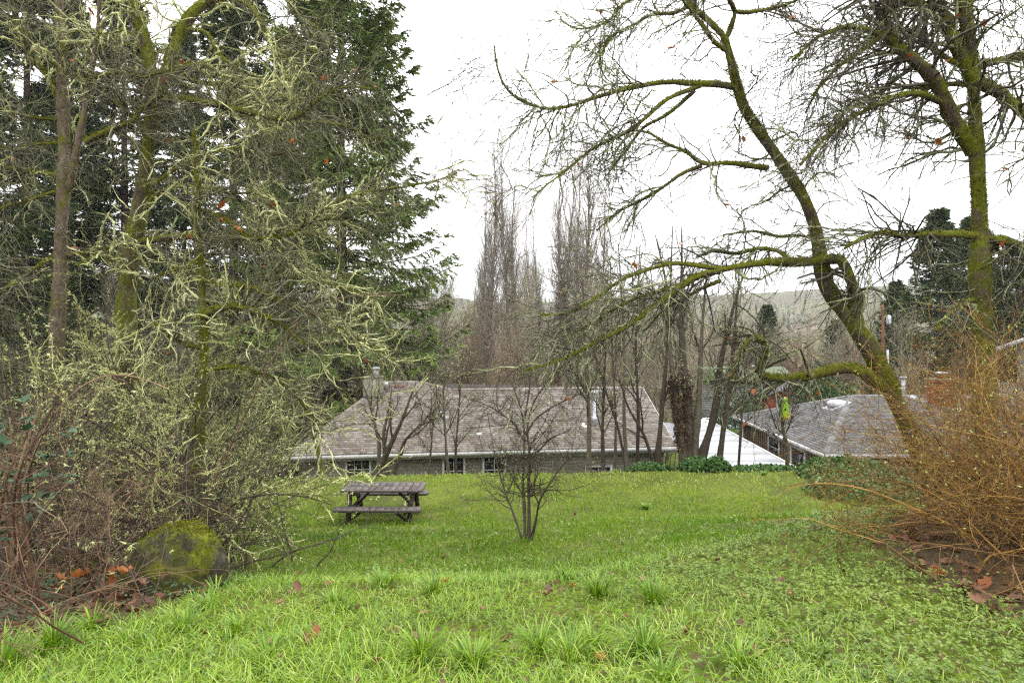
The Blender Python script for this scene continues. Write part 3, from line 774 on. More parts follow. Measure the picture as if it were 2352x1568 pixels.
for a in range(6): mb.bar((bc[0]+.1+.18*math.cos(a*1.047), bc[1]+.18*math.sin(a*1.047), ctop+.15), (bc[0]+.1+.18*math.cos(a*1.047), bc[1]+.18*math.sin(a*1.047), ctop+.31), .015, .015)
mb.build('spark_cap', m_metal, bch)
def on_broof(px, py, hip=False):
    d = np.array([(px - 1176) / F, 1, (784 - py) / F]); o = np.array([0, 0, CZ]) - BH_O
    nv = hn if hip else np.array([0, -bs, 1.]); q = np.array(N_)
    return o + d * (((q - o) @ nv) / (d @ nv))
p = on_broof(1922, 932, True); mb = MB(); mb.lathe(p + (0,0,.02), [(.42,-.04),(.42,.10),(.40,.16),(.28,.24),(.10,.28)], 20); dv = mb.build('dome_vent', m_metal, broof)
mb = MB(); f_ = p + hn * .03; e2 = nrm(up_); mb.prism([f_ - eu*.5 - e2*.5, f_ + eu*.5 - e2*.5, f_ + eu*.5 + e2*.5, f_ - eu*.5 + e2*.5], hn * .015); mb.build('flashing', m_metal, dv)
for px, py in ((2240, 920), (2102, 918), (2040, 917), (2128, 926)):
    p = on_broof(px, py); mb = MB(); mb.prism([(p[0]-.16,p[1],p[2]-.02),(p[0]-.16,p[1]-.02,p[2]+.10),(p[0]-.16,p[1]+.34,p[2]+.20),(p[0]-.16,p[1]+.34,p[2]+.05)], (.32,0,0)); mb.build('roof_vent', m_metal, broof)
q = np.array([(2075 - 1176) / F * 28.4, 28.4, CZ]) - BH_O; mb = MB(); mb.lathe((q[0], q[1], bR - .3), [(.085,0),(.085,1.1)], 12); mb.lathe((q[0], q[1], bR + .80), [(.15,0),(.16,.08),(.02,.10)], 12); mb.build('vent_pipe', m_metal, broof)

# ------------------------------------------------------------------ cream house at the far right
WH_O = np.array([30.2, 34.0, CZ - 7.6])
wh = thing('cream_house', 'pale lap sided house gable at the far right edge above the grey roof', 'house', WH_O, math.radians(-46))
we = 7.6 - .15
mb = MB(); mb.prism([(0,0,0),(9,0,0),(9,0,we),(4.5,0,we+2.1),(0,0,we)], (0,8,0)); whw = mb.build('wall', m_whitesiding, wh)
for k in range(46):
    z0 = 1.2 + k * .15
    if z0 > we - .1: break
    mb = MB(); mb.add([(0,-.002,z0),(9,-.002,z0),(9,-.03,z0),(0,-.03,z0),(0,-.002,z0+.15),(9,-.002,z0+.15),(9,-.01,z0+.15),(0,-.01,z0+.15)], [(3,2,6,7),(0,1,2,3),(0,3,7,4)], rng.random()); mb.build('siding_board', m_whitesiding, whw)
mb = MB(); mb.prism([(-.9,-.5,we-.38),(4.5,-.5,we+2.15),(4.5,-.5,we+2.30),(-.9,-.5,we-.20)], (0,9,0)); mb.prism([(9.9,-.5,we-.38),(4.5,-.5,we+2.15),(4.5,-.5,we+2.30),(9.9,-.5,we-.20)], (0,9,0)); whr = mb.build('roof', m_shingle_g, wh)
mb = MB(); mb.prism([(-.92,-.53,we-.46),(4.5,-.53,we+2.07),(4.5,-.53,we+2.32),(-.92,-.53,we-.19)], (0,.028,0)); mb.build('rake_board', m_white, wh)
mb = MB(); mb.prism([(-1.2,-2.4,we-2.95),(9,-2.4,we-2.95),(9,-.04,we-2.4),(-1.2,-.04,we-2.4)], (0,0,.1)); pr = mb.build('porch_roof', m_shingle_g, wh)
mb = MB(); mb.box((-1.2,-2.52,we-3.0),(9,-2.41,we-2.84)); mb.build('gutter', m_gutter, pr)

# ------------------------------------------------------------------ red barn, backboard, car, hedge, pole
rb_o = np.array([22.4, 50.0, float(ground_z(22.4, 50))])
rb = thing('red_barn', 'red wooden outbuilding with dark openings beyond the grey hip roof', 'barn', rb_o, math.radians(4))
zt = CZ - rb_o[2] - (878 - 784) / F * 50 - 1.25
mb = MB(); mb.prism([(0,0,0),(5.2,0,0),(5.2,0,zt),(2.6,0,zt+.9),(0,0,zt)], (0,6,0)); rw = mb.build('wall', m_red, rb)
for k in range(20):
    mb = MB(); mb.box((k*.26+.004,-.03,.05),(k*.26+.25,-.002,zt - .02 + .9*(1-abs(k*.26+.13-2.6)/2.6)*.92), rng.random()); mb.build('board', m_red, rw)
mb = MB(); mb.box((2.55,-.055,.1),(5.0,-.034,zt-.75)); mb.build('doorway_shade_panel', m_dark, rb)  # flat dark panel on the boards; the opening's shade is its colour
mb = MB(); mb.box((2.35,-.075,0),(2.55,-.031,zt+.6)); mb.build('post', m_tableleg, rb)
mb = MB(); mb.box((3.1,-.075,zt-1.75),(4.4,-.057,zt-1.6)); mb.box((3.6,-.075,zt-1.2),(4.0,-.057,zt-1.12)); mb.build('rail', m_red, rb)
mb = MB(); mb.prism([(-.5,-.4,zt-.05),(2.6,-.4,zt+1.0),(2.6,-.4,zt+1.15),(-.5,-.4,zt+.10)], (0,7,0)); mb.prism([(5.7,-.4,zt-.05),(2.6,-.4,zt+1.0),(2.6,-.4,zt+1.15),(5.7,-.4,zt+.10)], (0,7,0)); mb.build('roof', m_shingle_g, rb)

# grey outbuilding behind, left of the barn
go_o = np.array([19.2, 52.5, float(ground_z(19.2, 52.5))])
go = thing('grey_outbuilding', 'grey sided outbuilding with dark green roof behind the curled mossy branch', 'building', go_o)
zt2 = CZ - go_o[2] - (872 - 784) / F * 52.5
mb = MB(); mb.prism([(-1.6,0,0),(6.5,0,0),(6.5,0,zt2),(-1.6,0,zt2)], (0,5,0)); mb.build('wall', m_soffit, go)
for k in range(14):
    mb = MB(); mb.box((-1.6,-.03,zt2-.2*(k+1)+.012),(6.5,-.002,zt2-.2*k)); mb.build('siding_board', m_soffit, go)
mb = MB(); mb.prism([(-2,-.6,zt2-.1),(7,-.6,zt2-.1),(7,2.5,zt2+1.0),(-2,2.5,zt2+1.0)], (0,0,.12)); gor = mb.build('roof', m_firdk, go)
mb = MB(); mb.lathe((3.6, 1.2, zt2+.4), [(.12,0),(.12,.7),(.2,.72),(.2,.85),(.02,.9)], 12); mb.build('roof_vent', m_metal, gor)

hp = G(23.1, 48.6); hoop = thing('basketball_hoop', 'transparent basketball backboard with white outline and orange rim before the red barn', 'basketball hoop', hp)
zb = CZ - hp[2] - (925 - 784) / F * 48.6
mb = MB(); mb.bar((0,.5,0),(0,.5,zb-.4),.12,.12); mb.bar((0,.5,zb-.4),(0,.05,zb),.1,.1); mb.build('pole', m_black, hoop)
mb = MB(); mb.box((-.55,0,zb-.38),(.55,.03,zb+.38)); bb = mb.build('backboard', m_soffit, hoop)
mb = MB()
for a, b, c, d in ((-.55,.55,-.38,-.33),(-.55,.55,.33,.38),(-.55,-.50,-.33,.33),(.50,.55,-.33,.33),(-.25,.25,.08,.12),(-.25,-.21,-.26,.08),(.21,.25,-.26,.08)):
    mb.box((a,-.012,zb+c),(b,-.002,zb+d))
mb.build('outline', m_white, bb)
th_ = np.linspace(0, 2*math.pi, 17); rp = np.stack([.23*np.cos(th_), -.28+.23*np.sin(th_), np.full(17, zb-.28)], 1)[None]
V, Q, v = tubes(rp, np.full((1, 17), .02), 5); mk('rim', V, Q, m_rust, hoop, v, True)

# white car beyond the hedge
cg = G(16.9, 47.5); car = thing('parked_car', 'white car roof and windows showing over the clipped hedge', 'car', cg, math.radians(8))
prof = [(-2.1,.35),(-2.15,.75),(-1.9,.95),(-1.2,1.02),(-.6,1.48),(.7,1.52),(1.35,1.08),(2.05,.88),(2.15,.55),(2.1,.35)]
mb = MB(); Vv = []; ff = []
np_ = len(prof)
for yy, k in ((-.82,.94),(-.87,1),(.87,1),(.82,.94)):
    for x, z in prof: Vv.append((x*k, yy * (1 if z < 1.05 else .82), .35 + (z-.35)*(k if z > .4 else 1)))
for j in range(3):
    for q in range(np_): ff.append((j*np_+q, j*np_+(q+1)%np_, (j+1)*np_+(q+1)%np_, (j+1)*np_+q))
ff += [tuple(range(np_)), tuple(range(4*np_-1, 3*np_-1, -1))]
mb.add(Vv, ff); mb.build('body', m_carpaint, car, True)
mb = MB(); mb.prism([(-1.0,-.80,1.05),(-.55,-.73,1.42),(.62,-.73,1.44),(1.1,-.80,1.08)], (0,-.02,0)); mb.build('window', m_glass, car)
mb = MB(); mb.prism([(.80,-.62,1.44),(.80,.62,1.44),(1.36,.66,1.10),(1.36,-.66,1.10)], (.02,0,.02)); mb.build('windscreen', m_glass, car)
for x in (-1.3, 1.35):
    for y in (-.80, .80):
        a_ = np.linspace(0, 2*math.pi, 17); rp = np.stack([x+.22*np.cos(a_), np.full(17, y), .31+.22*np.sin(a_)], 1)[None]
        V, Q, v = tubes(rp, np.full((1, 17), .09), 6); w_ = mk('wheel', V, Q, m_tyre, car, v, True)
        mb = MB(); mb.prism([(x+.17*math.cos(t_), y-.02, .31+.17*math.sin(t_)) for t_ in a_[:-1]], (0,.04,0)); mb.build('rim', m_metal, w_)

def leaf_shell(lo, hi, n, ln, top_round=0):
    lo = np.array(lo); hi = np.array(hi); p = rng.uniform(lo, hi, (n, 3)); q = p.copy()
    fc = rng.choice(5, n, p=[.18, .18, .32, .04, .28])
    for a, (ax, val) in enumerate(((0, lo[0]), (0, hi[0]), (1, lo[1]), (1, hi[1]), (2, hi[2]))): q[fc == a, ax] = val
    q += rng.normal(0, .035, (n, 3))
    return leaflets(q, rng.standard_normal((n, 3)), rng.standard_normal((n, 3)), rng.uniform(.6, 1.2, n) * ln, rng.uniform(.3, .6, n) * ln)
hz = G(14.2, 41.0); hedge = thing('clipped_hedge', 'clipped green box hedge between the carport and the brown wall', 'hedge', hz)
V, T, v = leaf_shell((0,0,.05), (4.6,.9,1.25), 5200, .12); mk('foliage', V, T, m_hedge, hedge, v)
mb = MB(); mb.box((.1,.1,-.1),(4.5,.8,1.15)); mb.build('dark_shade_core', m_firdk, hedge)  # plain solid box; shade between the leaves is put into its dark colour
yg = None

up = G((2028 - 1176) / F * 40, 40.0); pole = thing('utility_pole', 'reddish cedar utility pole with white conduit between trees on the right', 'utility pole', up)
zp = CZ - up[2] + (784 - 692) / F * 40
mb = MB(); mb.lathe((0,0,-.2), [(.13,0),(.12,3),(.09,zp-.4),(.07,zp)], 14); mb.build('post', m_pole, pole)
mb = MB(); mb.lathe((.30,-.05,-.2), [(.07,0),(.07,zp-3.2)], 10); mb.build('conduit', m_metal, pole)
mb = MB(); mb.lathe((.34,-.1,zp-1.6), [(.14,0),(.15,.05),(.15,.55),(.08,.62)], 14); mb.build('transformer', m_metal, pole)
mb = MB(); mb.lathe((0,0,zp+.002), [(.04,0),(.06,.1),(.04,.2),(.05,.35),(.02,.4)], 10); mb.build('insulator', m_white, pole)

# ------------------------------------------------------------------ picnic table
tg = G(-2.86, 12.72); tbl = thing('picnic_table', 'weathered dark picnic table with attached benches standing on the lawn', 'picnic table', tg - (0, 0, .02))
def slatted(name, L_, D_, z, y0, nsl, rows, r=.12):
    """slatted board: rim with rounded corners, centre rail and cross slats"""
    n = 6; out = []
    for cx, cy, a0 in ((L_/2-r, D_/2-r, 0), (-L_/2+r, D_/2-r, 90), (-L_/2+r, -D_/2+r, 180), (L_/2-r, -D_/2+r, 270)):
        for k in range(n): a = math.radians(a0 + 90*k/(n-1)); out.append((cx + r*math.cos(a), cy + r*math.sin(a)))
    iw = .075; inn = [(max(-L_/2+iw+.06, min(L_/2-iw-.06, x)), max(-D_/2+iw, min(D_/2-iw, y))) for x, y in out]
    m_ = len(out); V = []; th = .05
    for zz in (z, z - th):
        for x, y in out: V.append((x, y0 + y, zz))
        for x, y in inn: V.append((x, y0 + y, zz))
    f = []
    for k in range(m_):
        k2 = (k+1) % m_
        f += [(k, k2, m_+k2, m_+k), (2*m_+k, 3*m_+k, 3*m_+k2, 2*m_+k2), (k, 2*m_+k, 2*m_+k2, k2), (m_+k, m_+k2, 3*m_+k2, 3*m_+k)]
    mb = MB(); mb.add(V, f, .45); top = mb.build(name, m_table, tbl)
    ys = [(-D_/2+iw+.002, D_/2-iw-.002)] if rows == 1 else [(-D_/2+iw+.002, -.032), (.032, D_/2-iw-.002)]
    if rows == 2: mb = MB(); mb.box((-L_/2+iw+.062, y0-.03, z-th+.004), (L_/2-iw-.062, y0+.03, z-.001), .4); mb.build('rail', m_table, top)
    x0, x1 = -L_/2+iw+.062, L_/2-iw-.062; w = (x1-x0)/nsl
    for a, b in ys:
        for k in range(nsl):
            mb = MB(); mb.box((x0+k*w+.011, y0+a, z-.038), (x0+(k+1)*w-.011, y0+b, z-.003-rng.uniform(0,.003)), rng.random()); mb.build('slat', m_table, top)
    return top
slatted('tabletop', 1.80, .78, .745, 0, 10, 2)
slatted('bench', 1.84, .29, .44, -.66, 10, 1, .09); slatted('bench', 1.80, .29, .44, .66, 10, 1, .09)
for sx in (-1, 1):
    x = sx * .66
    for sy in (-1, 1):
        pth = np.array([[x+sx*.03, sy*.26, .69], [x+sx*.02, sy*.31, .55], [x, sy*.40, .36], [x, sy*.52, .18], [x, sy*.60, -.12]])
        mb = MB()
        for k in range(4): mb.bar(pth[k], pth[k+1] + (pth[k+1]-pth[k])*.03, .055, .095, up=(1,0,0))
        mb.build('leg', m_tableleg, tbl)
    mb = MB(); mb.bar((x-sx*.062, -.78, .365), (x-sx*.062, .78, .365), .05, .10); mb.build('cross_beam', m_tableleg, tbl)
    mb = MB(); mb.bar((x-sx*.062, -.34, .665), (x-sx*.062, .34, .665), .05, .07); mb.build('cross_beam', m_tableleg, tbl)
    mb = MB(); mb.bar((x-sx*.09, .0, .37), (sx*.26, .0, .69), .05, .06, up=(0,1,0)); mb.build('brace', m_tableleg, tbl)
    mb = MB(); mb.bar((x-sx*.02, -.58, .14), (sx*.30, -.62, .39), .05, .05, up=(0,1,0)); mb.build('brace', m_tableleg, tbl)
mb = MB(); mb.box((-.62,-.04,.63),(.62,.04,.688)); mb.build('stretcher', m_tableleg, tbl)

# ------------------------------------------------------------------ boulder
def make_boulder():
    c = G(-3.02, 5.05)
    n1, n2 = 46, 30; V = []; 
    for j in range(n2):
        ph = math.pi * (j / (n2-1)) * .62
        for i in range(n1):
            th = 2*math.pi*i/n1
            d = Vector((math.sin(ph)*math.cos(th), math.sin(ph)*math.sin(th), math.cos(ph)))
            r = 1 + .16*mnoise.noise(d*1.3+Vector((3.1,1.2,7.4))) + .09*mnoise.noise(d*3.7) + .07*mnoise.noise(d*8) + .045*mnoise.noise(d*19)
            q = d*r
            sk = .16 * max(0, q.z)
            V.append((q.x*.43 + sk*.55, q.y*.36, q.z*.62 - .02))
    f = [(j*n1+i, (j+1)*n1+i, (j+1)*n1+(i+1)%n1, j*n1+(i+1)%n1) for j in range(n2-1) for i in range(n1)]
    V = np.array(V) + c - (0, 0, .02)
    b = thing('mossy_boulder', 'moss covered boulder among dead leaves at the left of the lawn', 'boulder', c)
    mk('stone', V, np.array(f), m_boulder, b, np.full(len(V), .5), True, org=c)
    k = rng.choice(len(V), 5200); nz = np.clip((V[k, 2]-c[2])/.6, 0, 1)
    keep = fbm(V[k,0]*1., V[k,2]+V[k,1], 4, 2) + .25*nz > .55
    pos = V[k][keep] + rng.normal(0, .012, (keep.sum(), 3)); out = nrm(V[k][keep] - c - (0,0,.1))
    Vm, T, v = tufts(pos, 3, .022, .004, out*1.6); mk('moss', Vm, T, m_moss, b, v, org=c)
make_boulder()

# ------------------------------------------------------------------ trees
def oak_leaf_mesh(name, mat, v, curl=.25):
    n = 18; pts = [(0, 0, 0)]
    for k in range(n):
        t = k/(n-1); half = k
        a = -math.pi*.5 + 2*math.pi*k/n
        r = 1 + .32*math.cos(7*a)
        x = .30*r*math.cos(a); y = .5 + .52*math.sin(a)*(1+.05*math.cos(7*a))
        pts.append((x, y, curl*(x*x*3 + (y-.5)**2*1.2) + .03*math.sin(9*a)))
    pts[0] = (0, .5, 0)
    f = [(0, 1+k, 1+(k+1)%n) for k in range(n)]
    b = len(pts); pts += [(-.012,-.28,.02),(.012,-.28,.02),(.012,.02,.0),(-.012,.02,.0)]
    me = mk(name, np.array(pts), [np.array(f), np.array([(b,b+1,b+2,b+3)])], mat, None, np.full(len(pts), v)).data
    return me
def leaf_protos(mat):
    L_ = []
    for k in range(5):
        me = oak_leaf_mesh('leaf', mat, .1 + .2*k, [.15,.5,.9,-.4,1.2][k]); L_.append(me)
    for o in [o for o in bpy.data.objects if o.name.startswith('leaf') and o.data in L_]: bpy.data.objects.remove(o)
    return L_
rust_leaves = leaf_protos(m_rust); brown_leaves = leaf_protos(m_oakleaf)
def put_leaf(me, name, loc, size, rot, parent=None):
    o = bpy.data.objects.new(name, me); COL.objects.link(o); o.parent = parent
    o.location = tuple(float(c) for c in loc); o.scale = (size,)*3; o.rotation_euler = rot
    return o
# lobed leaf as arrays, for litter
LV = np.empty(len(brown_leaves[1].vertices)*3, np.float32); brown_leaves[1].vertices.foreach_get('co', LV); LV = LV.reshape(-1, 3)[:19] - (0, .5, 0)
LF = np.array([(0, 1+k, 1+(k+1) % 18) for k in range(18)])
def litter(pos, size, v, tilt=.5):
    N = len(pos); d = rng.standard_normal((N, 3)); d[:, 2] *= tilt*.6; d = nrm(d)
    n_ = np.array([0, 0, 1.]) + rng.normal(0, tilt, (N, 3)); s = nrm(np.cross(d, n_)); u = np.cross(s, d)
    sz = size[:, None, None]; cu = rng.uniform(-.6, 1.6, (N, 1, 1))
    V = pos[:, None] + sz * (LV[None, :, 0:1]*s[:, None] + LV[None, :, 1:2]*d[:, None] + cu*LV[None, :, 2:3]*u[:, None])
    T = (np.arange(N)[:, None, None]*19 + LF[None]).reshape(-1, 3)
    return V.reshape(-1, 3), T, np.repeat(v, 19)

def fuzz(paths, rads, n, size, upb, thr=.0):
    pos, tan, r = sample_on(paths, rads, n)
    q = rng.standard_normal((n, 3)) + np.array([0, 0, upb]); q = nrm(q - (q*tan).sum(1, keepdims=True)*tan)
    k = fbm(pos[:, 0]+pos[:, 1], pos[:, 2]*1.3, 2.2, 6, 3) > thr
    pos, q, r = pos[k], q[k], r[k]
    return tufts(pos + q*r[:, None]*.92, 2, np.clip(size*(.5+r*8), 0, size*1.5), .0045, q*1.2 + np.array([0, 0, -.2]))

def traced_oak(name, label, trunks, limbs, Z, n2, n3, n4, nl, lich, barkmat, leaf_n, spread, trop2, trop3, L2=(.5, 1.3), L3=(.25, .6), group=None, fuzz_n=9000, mossthr=.45, lich_size=.05, t2=(.25, 1.)):
    base = trunks[0][0][0]
    bx_, by_ = float((base[0]-1176)/F*Z), Z
    tb = []; 
    for (pts, w0, w1, Z0, Z1) in trunks: tb.append(trace(pts, Z0, Z1, 40, w0, w1, .05))
    p0 = tb[0][0][0]; loc = np.array([p0[0], p0[1], float(ground_z(p0[0], p0[1]))])
    root = thing(name, label, 'tree', loc, 0, group)
    for k, (p, r) in enumerate(tb):
        if k == 0:
            p = np.concatenate([[p[0]*1.0 + np.array([0, 0, min(0, loc[2]-.15-p[0][2])])], p]); r = np.concatenate([[r[0]*1.35], r]); r[1] *= 1.1
        V, Q, v = tubes(p[None], r[None], 12, rough=.045); mk('trunk', V, Q, barkmat, root, v, True, org=loc)
    lp, lr = [], []
    for (pts, w0, w1, dz) in limbs:
        # each limb starts at the depth of the stem it leaves
        a = P(pts[0][0], pts[0][1], Z)
        best = min(((np.hypot(q[0]/q[1]-a[0]/Z, (q[2]-a[2])/Z), q[1]) for p, r in tb for q in p))
        best2 = min([best] + [((np.hypot(q[0]/q[1]-a[0]/Z, (q[2]-a[2])/Z)), q[1]) for p in lp for q in p])
        p, r = trace(pts, best2[1], best2[1] + dz, 24, w0, w1, .18)
        lp.append(p); lr.append(r)
        V, Q, v = tubes(p[None], r[None], 7, rough=.09); mk('limb', V, Q, m_limb, root, v, True, org=loc)
    lp = np.array(lp); lr = np.array(lr)
    tp = np.array([np.stack([np.interp(np.linspace(.45, 1, 24), np.linspace(0, 1, 40), p[:, c]) for c in range(3)], 1) for p, r in tb]); trr = np.array([np.interp(np.linspace(.45, 1, 24), np.linspace(0, 1, 40), r) for p, r in tb])
    ap = np.concatenate([lp, tp[:, :]]); ar = np.concatenate([lr, trr])
    s2, r2 = grow(ap, ar, n2, t2, L2, 9, (30, 80), .30, trop2, .36, .004, .3, bias=spread, rl=.015)
    s3, r3 = grow(s2, r2, n3, (.15, 1.), L3, 5, (20, 65), .24, trop3, .6, .0042, .5)
    s3b, r3b = grow(lp, lr, n3//4, (.3, 1.), (L3[0], L3[1]*1.3), 5, (30, 80), .24, trop3, .4, .0042, .5)
    s3 = np.concatenate([s3, s3b]); r3 = np.concatenate([r3, r3b])
    s4, r4 = grow(s3, r3, n4, (.2, 1.), (.08, .26), 2, (20, 60), .22, (0, 0, .05), .7, .0030, .6)
    A = [tubes(s2, r2, 4, rough=.1), tubes(s3, r3, 3), tubes(s4, r4, 3)]
    V, Fs, v = join(A); mk('crown', V, Fs, m_twiglich if lich > .5 else m_twiggrey, root, v, org=loc)
    # swollen buds at the twig ends
    k = rng.choice(len(s4), len(s4)*2//3, replace=False)
    V, T, v = tufts(s4[k, -1], 2, .022, .006, nrm(s4[k, -1]-s4[k, 0])*2); mk('bud', V, T, m_twig, root, v, org=loc)
    if fuzz_n:
        tall = np.array([np.stack([np.interp(np.linspace(0, 1, 24), np.linspace(0, 1, 40), p[:, c]) for c in range(3)], 1) for p, r in tb]); rall = np.array([np.interp(np.linspace(0, 1, 24), np.linspace(0, 1, 40), r) for p, r in tb])
        Ap = [fuzz(lp, lr, fuzz_n, .05, 1.2, mossthr-.12), fuzz(tall, rall, fuzz_n, .04, .25, mossthr)]
        V, Fs, v = join(Ap); mk('moss', V, Fs, m_moss, root, v, org=loc)
    # lichen beards: patchy, along limbs, branches and twigs
    def patch(par, rad, n, thr, size, k=5):
        pos, tan, r = sample_on(par, rad, n); m_ = fbm(pos[:, 0]*1.+pos[:, 1]*.7, pos[:, 2], .9, 8, 4) > thr
        pos, r = pos[m_], r[m_]; q = rng.standard_normal(pos.shape); q = nrm(q); pos = pos + rng.normal(0, .006, pos.shape)
        return tufts(pos + q*r[:, None]*.8, k, size*rng.uniform(.4, 1.0, len(pos))*(.5+1.1*fbm(pos[:, 0]+pos[:, 1], pos[:, 2], 2.5, 9, 2)), .0046, q*.5 + np.array([0, 0, -.55]), v=np.clip(fbm(pos[:, 0], pos[:, 2], .9, 12, 3)*1.2 - .1 + rng.normal(0, .12, len(pos)), 0, 1))
    sl = rng.choice(len(s2), int(len(s2)*.62), replace=False); sl3 = rng.choice(len(s3), int(len(s3)*.42), replace=False)
    la = lich_size if lich > .5 else lich_size*.62
    Ap = [sleeve(s2[sl], r2[sl], 15, la*.23, 4, .42, .9), sleeve(s3[sl3], r3[sl3], 7, la*.13, 3, .44, .9),
          patch(s2[sl], r2[sl]+.008, int(nl*.34), .42, lich_size*.62, 3), patch(s3[sl3], r3[sl3]+.004, int(nl*.22), .45, lich_size*.5, 3), patch(lp, lr, int(nl*.16), .46, lich_size*.8, 3)]
    V, Fs, v = join(Ap); mk('lichen', V, Fs, m_lichen if lich > .5 else m_lichen2, root, v, org=loc)
    for k in range(leaf_n):
        q = s4[rng.integers(len(s4)), -1]
        put_leaf(rust_leaves[rng.integers(5)], 'leaf', q - loc, rng.uniform(.09, .13), (rng.uniform(2.2, 3.9), rng.uniform(-.6, .6), rng.uniform(0, 6.3)), root)
    return root, s3, loc

# leaning oak on the right
ZR = 9.0
tr1 = [([(2185,1250),(2152,1130),(2115,1040),(2075,960),(2040,880),(2005,810),(1965,745),(1925,705),(1895,660),(1885,610),(1880,550),(1865,490),(1835,430),(1800,385),(1775,345),(1750,305),(1715,270),(1700,240),(1693,190),(1680,150),(1675,110),(1663,84)], 52, 15, ZR, 8.5)]
lm1 = [
 ([(1966,745),(1962,715),(1966,678),(1955,645),(1942,614),(1929,594)], 34, 22, -.3),
 ([(1929,594),(1892,594),(1858,601),(1824,606),(1791,601),(1764,594),(1727,608),(1693,614),(1656,618),(1613,624),(1579,641),(1562,658),(1539,675),(1512,702),(1478,715),(1465,742),(1431,759),(1384,776),(1354,796),(1330,809),(1260,838),(1200,852)], 22, 3, -1.2),
 ([(1656,618),(1562,604),(1529,604),(1498,618),(1461,628),(1424,641),(1398,665),(1357,692),(1324,715),(1287,725),(1240,722)], 10, 3, -.6),
 ([(1570,650),(1495,675),(1458,685),(1428,702),(1390,720),(1330,760)], 8, 3, .5),
 ([(1656,645),(1613,661),(1579,682),(1546,698),(1519,715),(1480,760)], 9, 3, .7),
 ([(1824,606),(1790,575),(1740,570),(1690,585),(1640,575),(1600,590)], 11, 4, .8),
 ([(2026,890),(1999,866),(1979,846),(1952,836),(1925,846),(1898,853),(1871,860),(1845,866),(1814,870),(1784,868),(1764,870),(1740,862),(1722,858),(1742,845),(1745,828),(1768,820),(1768,795),(1752,780),(1742,758),(1722,765),(1710,790),(1695,820),(1680,870)], 30, 6, -1.0),
 ([(1687,201),(1640,188),(1610,198),(1579,191),(1545,185),(1495,193),(1445,202),(1394,215),(1344,232),(1304,250),(1243,252),(1210,242),(1176,222),(1150,200),(1140,150),(1135,105)], 15, 2.5, -1.0),
 ([(1609,198),(1525,228),(1495,262),(1462,289),(1431,312),(1391,326),(1351,346),(1324,373),(1287,403),(1243,432),(1225,454)], 11, 2.5, -.8),
 ([(1596,208),(1545,255),(1512,276),(1478,290),(1455,320),(1440,345),(1400,390)], 10, 3, .6),
 ([(1764,386),(1727,383),(1680,373),(1646,376),(1613,380),(1596,366),(1572,343),(1539,336),(1512,319),(1492,302),(1440,300)], 14, 3, -.6),
 ([(1613,380),(1562,400),(1529,427),(1492,450),(1455,470),(1420,485),(1370,530)], 9, 2.5, .5),
 ([(1663,84),(1630,50),(1606,30),(1589,13),(1579,0),(1560,-60)], 15, 8, .3),
 ([(1670,84),(1683,50),(1690,27),(1680,10),(1673,0),(1655,-70)], 13, 7, -.4),
 ([(1663,114),(1640,97),(1626,77),(1613,57),(1599,40),(1560,-10)], 11, 6, -.7),
 ([(1690,27),(1714,30),(1764,22),(1810,10),(1870,-20)], 10, 4, .5),
 ([(1593,10),(1545,34),(1495,30),(1461,57),(1411,77),(1394,101),(1371,144),(1385,170)], 9, 2, -.9),
 ([(1579,0),(1500,-15),(1428,7),(1404,47),(1378,60),(1337,70),(1300,60),(1287,44)], 8, 2, -.5),
 ([(1880,550),(1840,540),(1790,545),(1730,530),(1660,540)], 8, 3, .8),
]
traced_oak('oak_tree', 'leaning mossy oak arching left with a low hooked branch on the right', tr1, lm1, ZR, 300, 1700, 5200, 24000, .3, m_oak, 24, (-.6, 0, -.25), (-.06, 0, -.08), (-.05, 0, -.12), fuzz_n=13000, L2=(.4, 1.1), L3=(.3, .8))

tr2 = [([(2264,1250),(2258,1100),(2262,950),(2258,850),(2255,760),(2252,680),(2250,600),(2250,500),(2247,420),(2242,350),(2241,280),(2237,220),(2233,150),(2223,80),(2216,0),(2208,-90)], 54, 22, 8.6, 8.4)]
lm2 = [
 ([(2236,350),(2211,309),(2194,279),(2177,252),(2160,208),(2144,175),(2110,144),(2076,121),(2050,97),(2033,77),(2029,50),(2046,27),(2043,0),(2035,-70)], 34, 15, -.5),
 ([(2160,235),(2130,220),(2110,212),(2066,218),(2033,232),(1999,249),(1966,265),(1945,276),(1915,296),(1892,323),(1865,349),(1838,380)], 16, 4, -1.2),
 ([(2240,195),(2224,148),(2204,114),(2187,84),(2174,54),(2164,27),(2134,17),(2093,7),(2066,0),(2010,-25)], 36, 14, .2),
 ([(2164,27),(2150,-10),(2135,-80)], 24, 16, -.4),
 ([(2205,150),(2167,131),(2134,104),(2107,81),(2087,67),(2060,64),(2000,80)], 13, 5, .8),
 ([(2235,195),(2200,193),(2160,195),(2100,205),(2040,190)], 13, 5, 1.0),
 ([(2248,190),(2288,208),(2318,228),(2352,265),(2420,310)], 28, 16, -.4),
 ([(2240,150),(2302,138),(2352,131),(2440,120)], 18, 10, .5),
 ([(2250,545),(2228,540),(2194,538),(2150,538),(2100,540),(2066,545),(2030,530),(1985,545),(1940,570)], 19, 6, -.7),
 ([(2252,550),(2302,550),(2352,570),(2420,600)], 22, 13, -.3),
 ([(2280,552),(2300,590),(2335,560)], 9, 4, .2),
 ([(2050,97),(2000,70),(1940,60),(1870,90),(1820,140)], 13, 4, -.9),
 ([(2033,77),(1990,110),(1930,150),(1880,200),(1850,260)], 11, 3, -.4),
 ([(2255,690),(2220,690),(2180,720),(2150,760)], 10, 4, -.5),
 ([(2110,144),(2060,180),(2010,220),(1960,230),(1920,280)], 10, 3, .6),
 ([(2218,10),(2280,-20),(2340,-60)], 12, 6, .5),
]
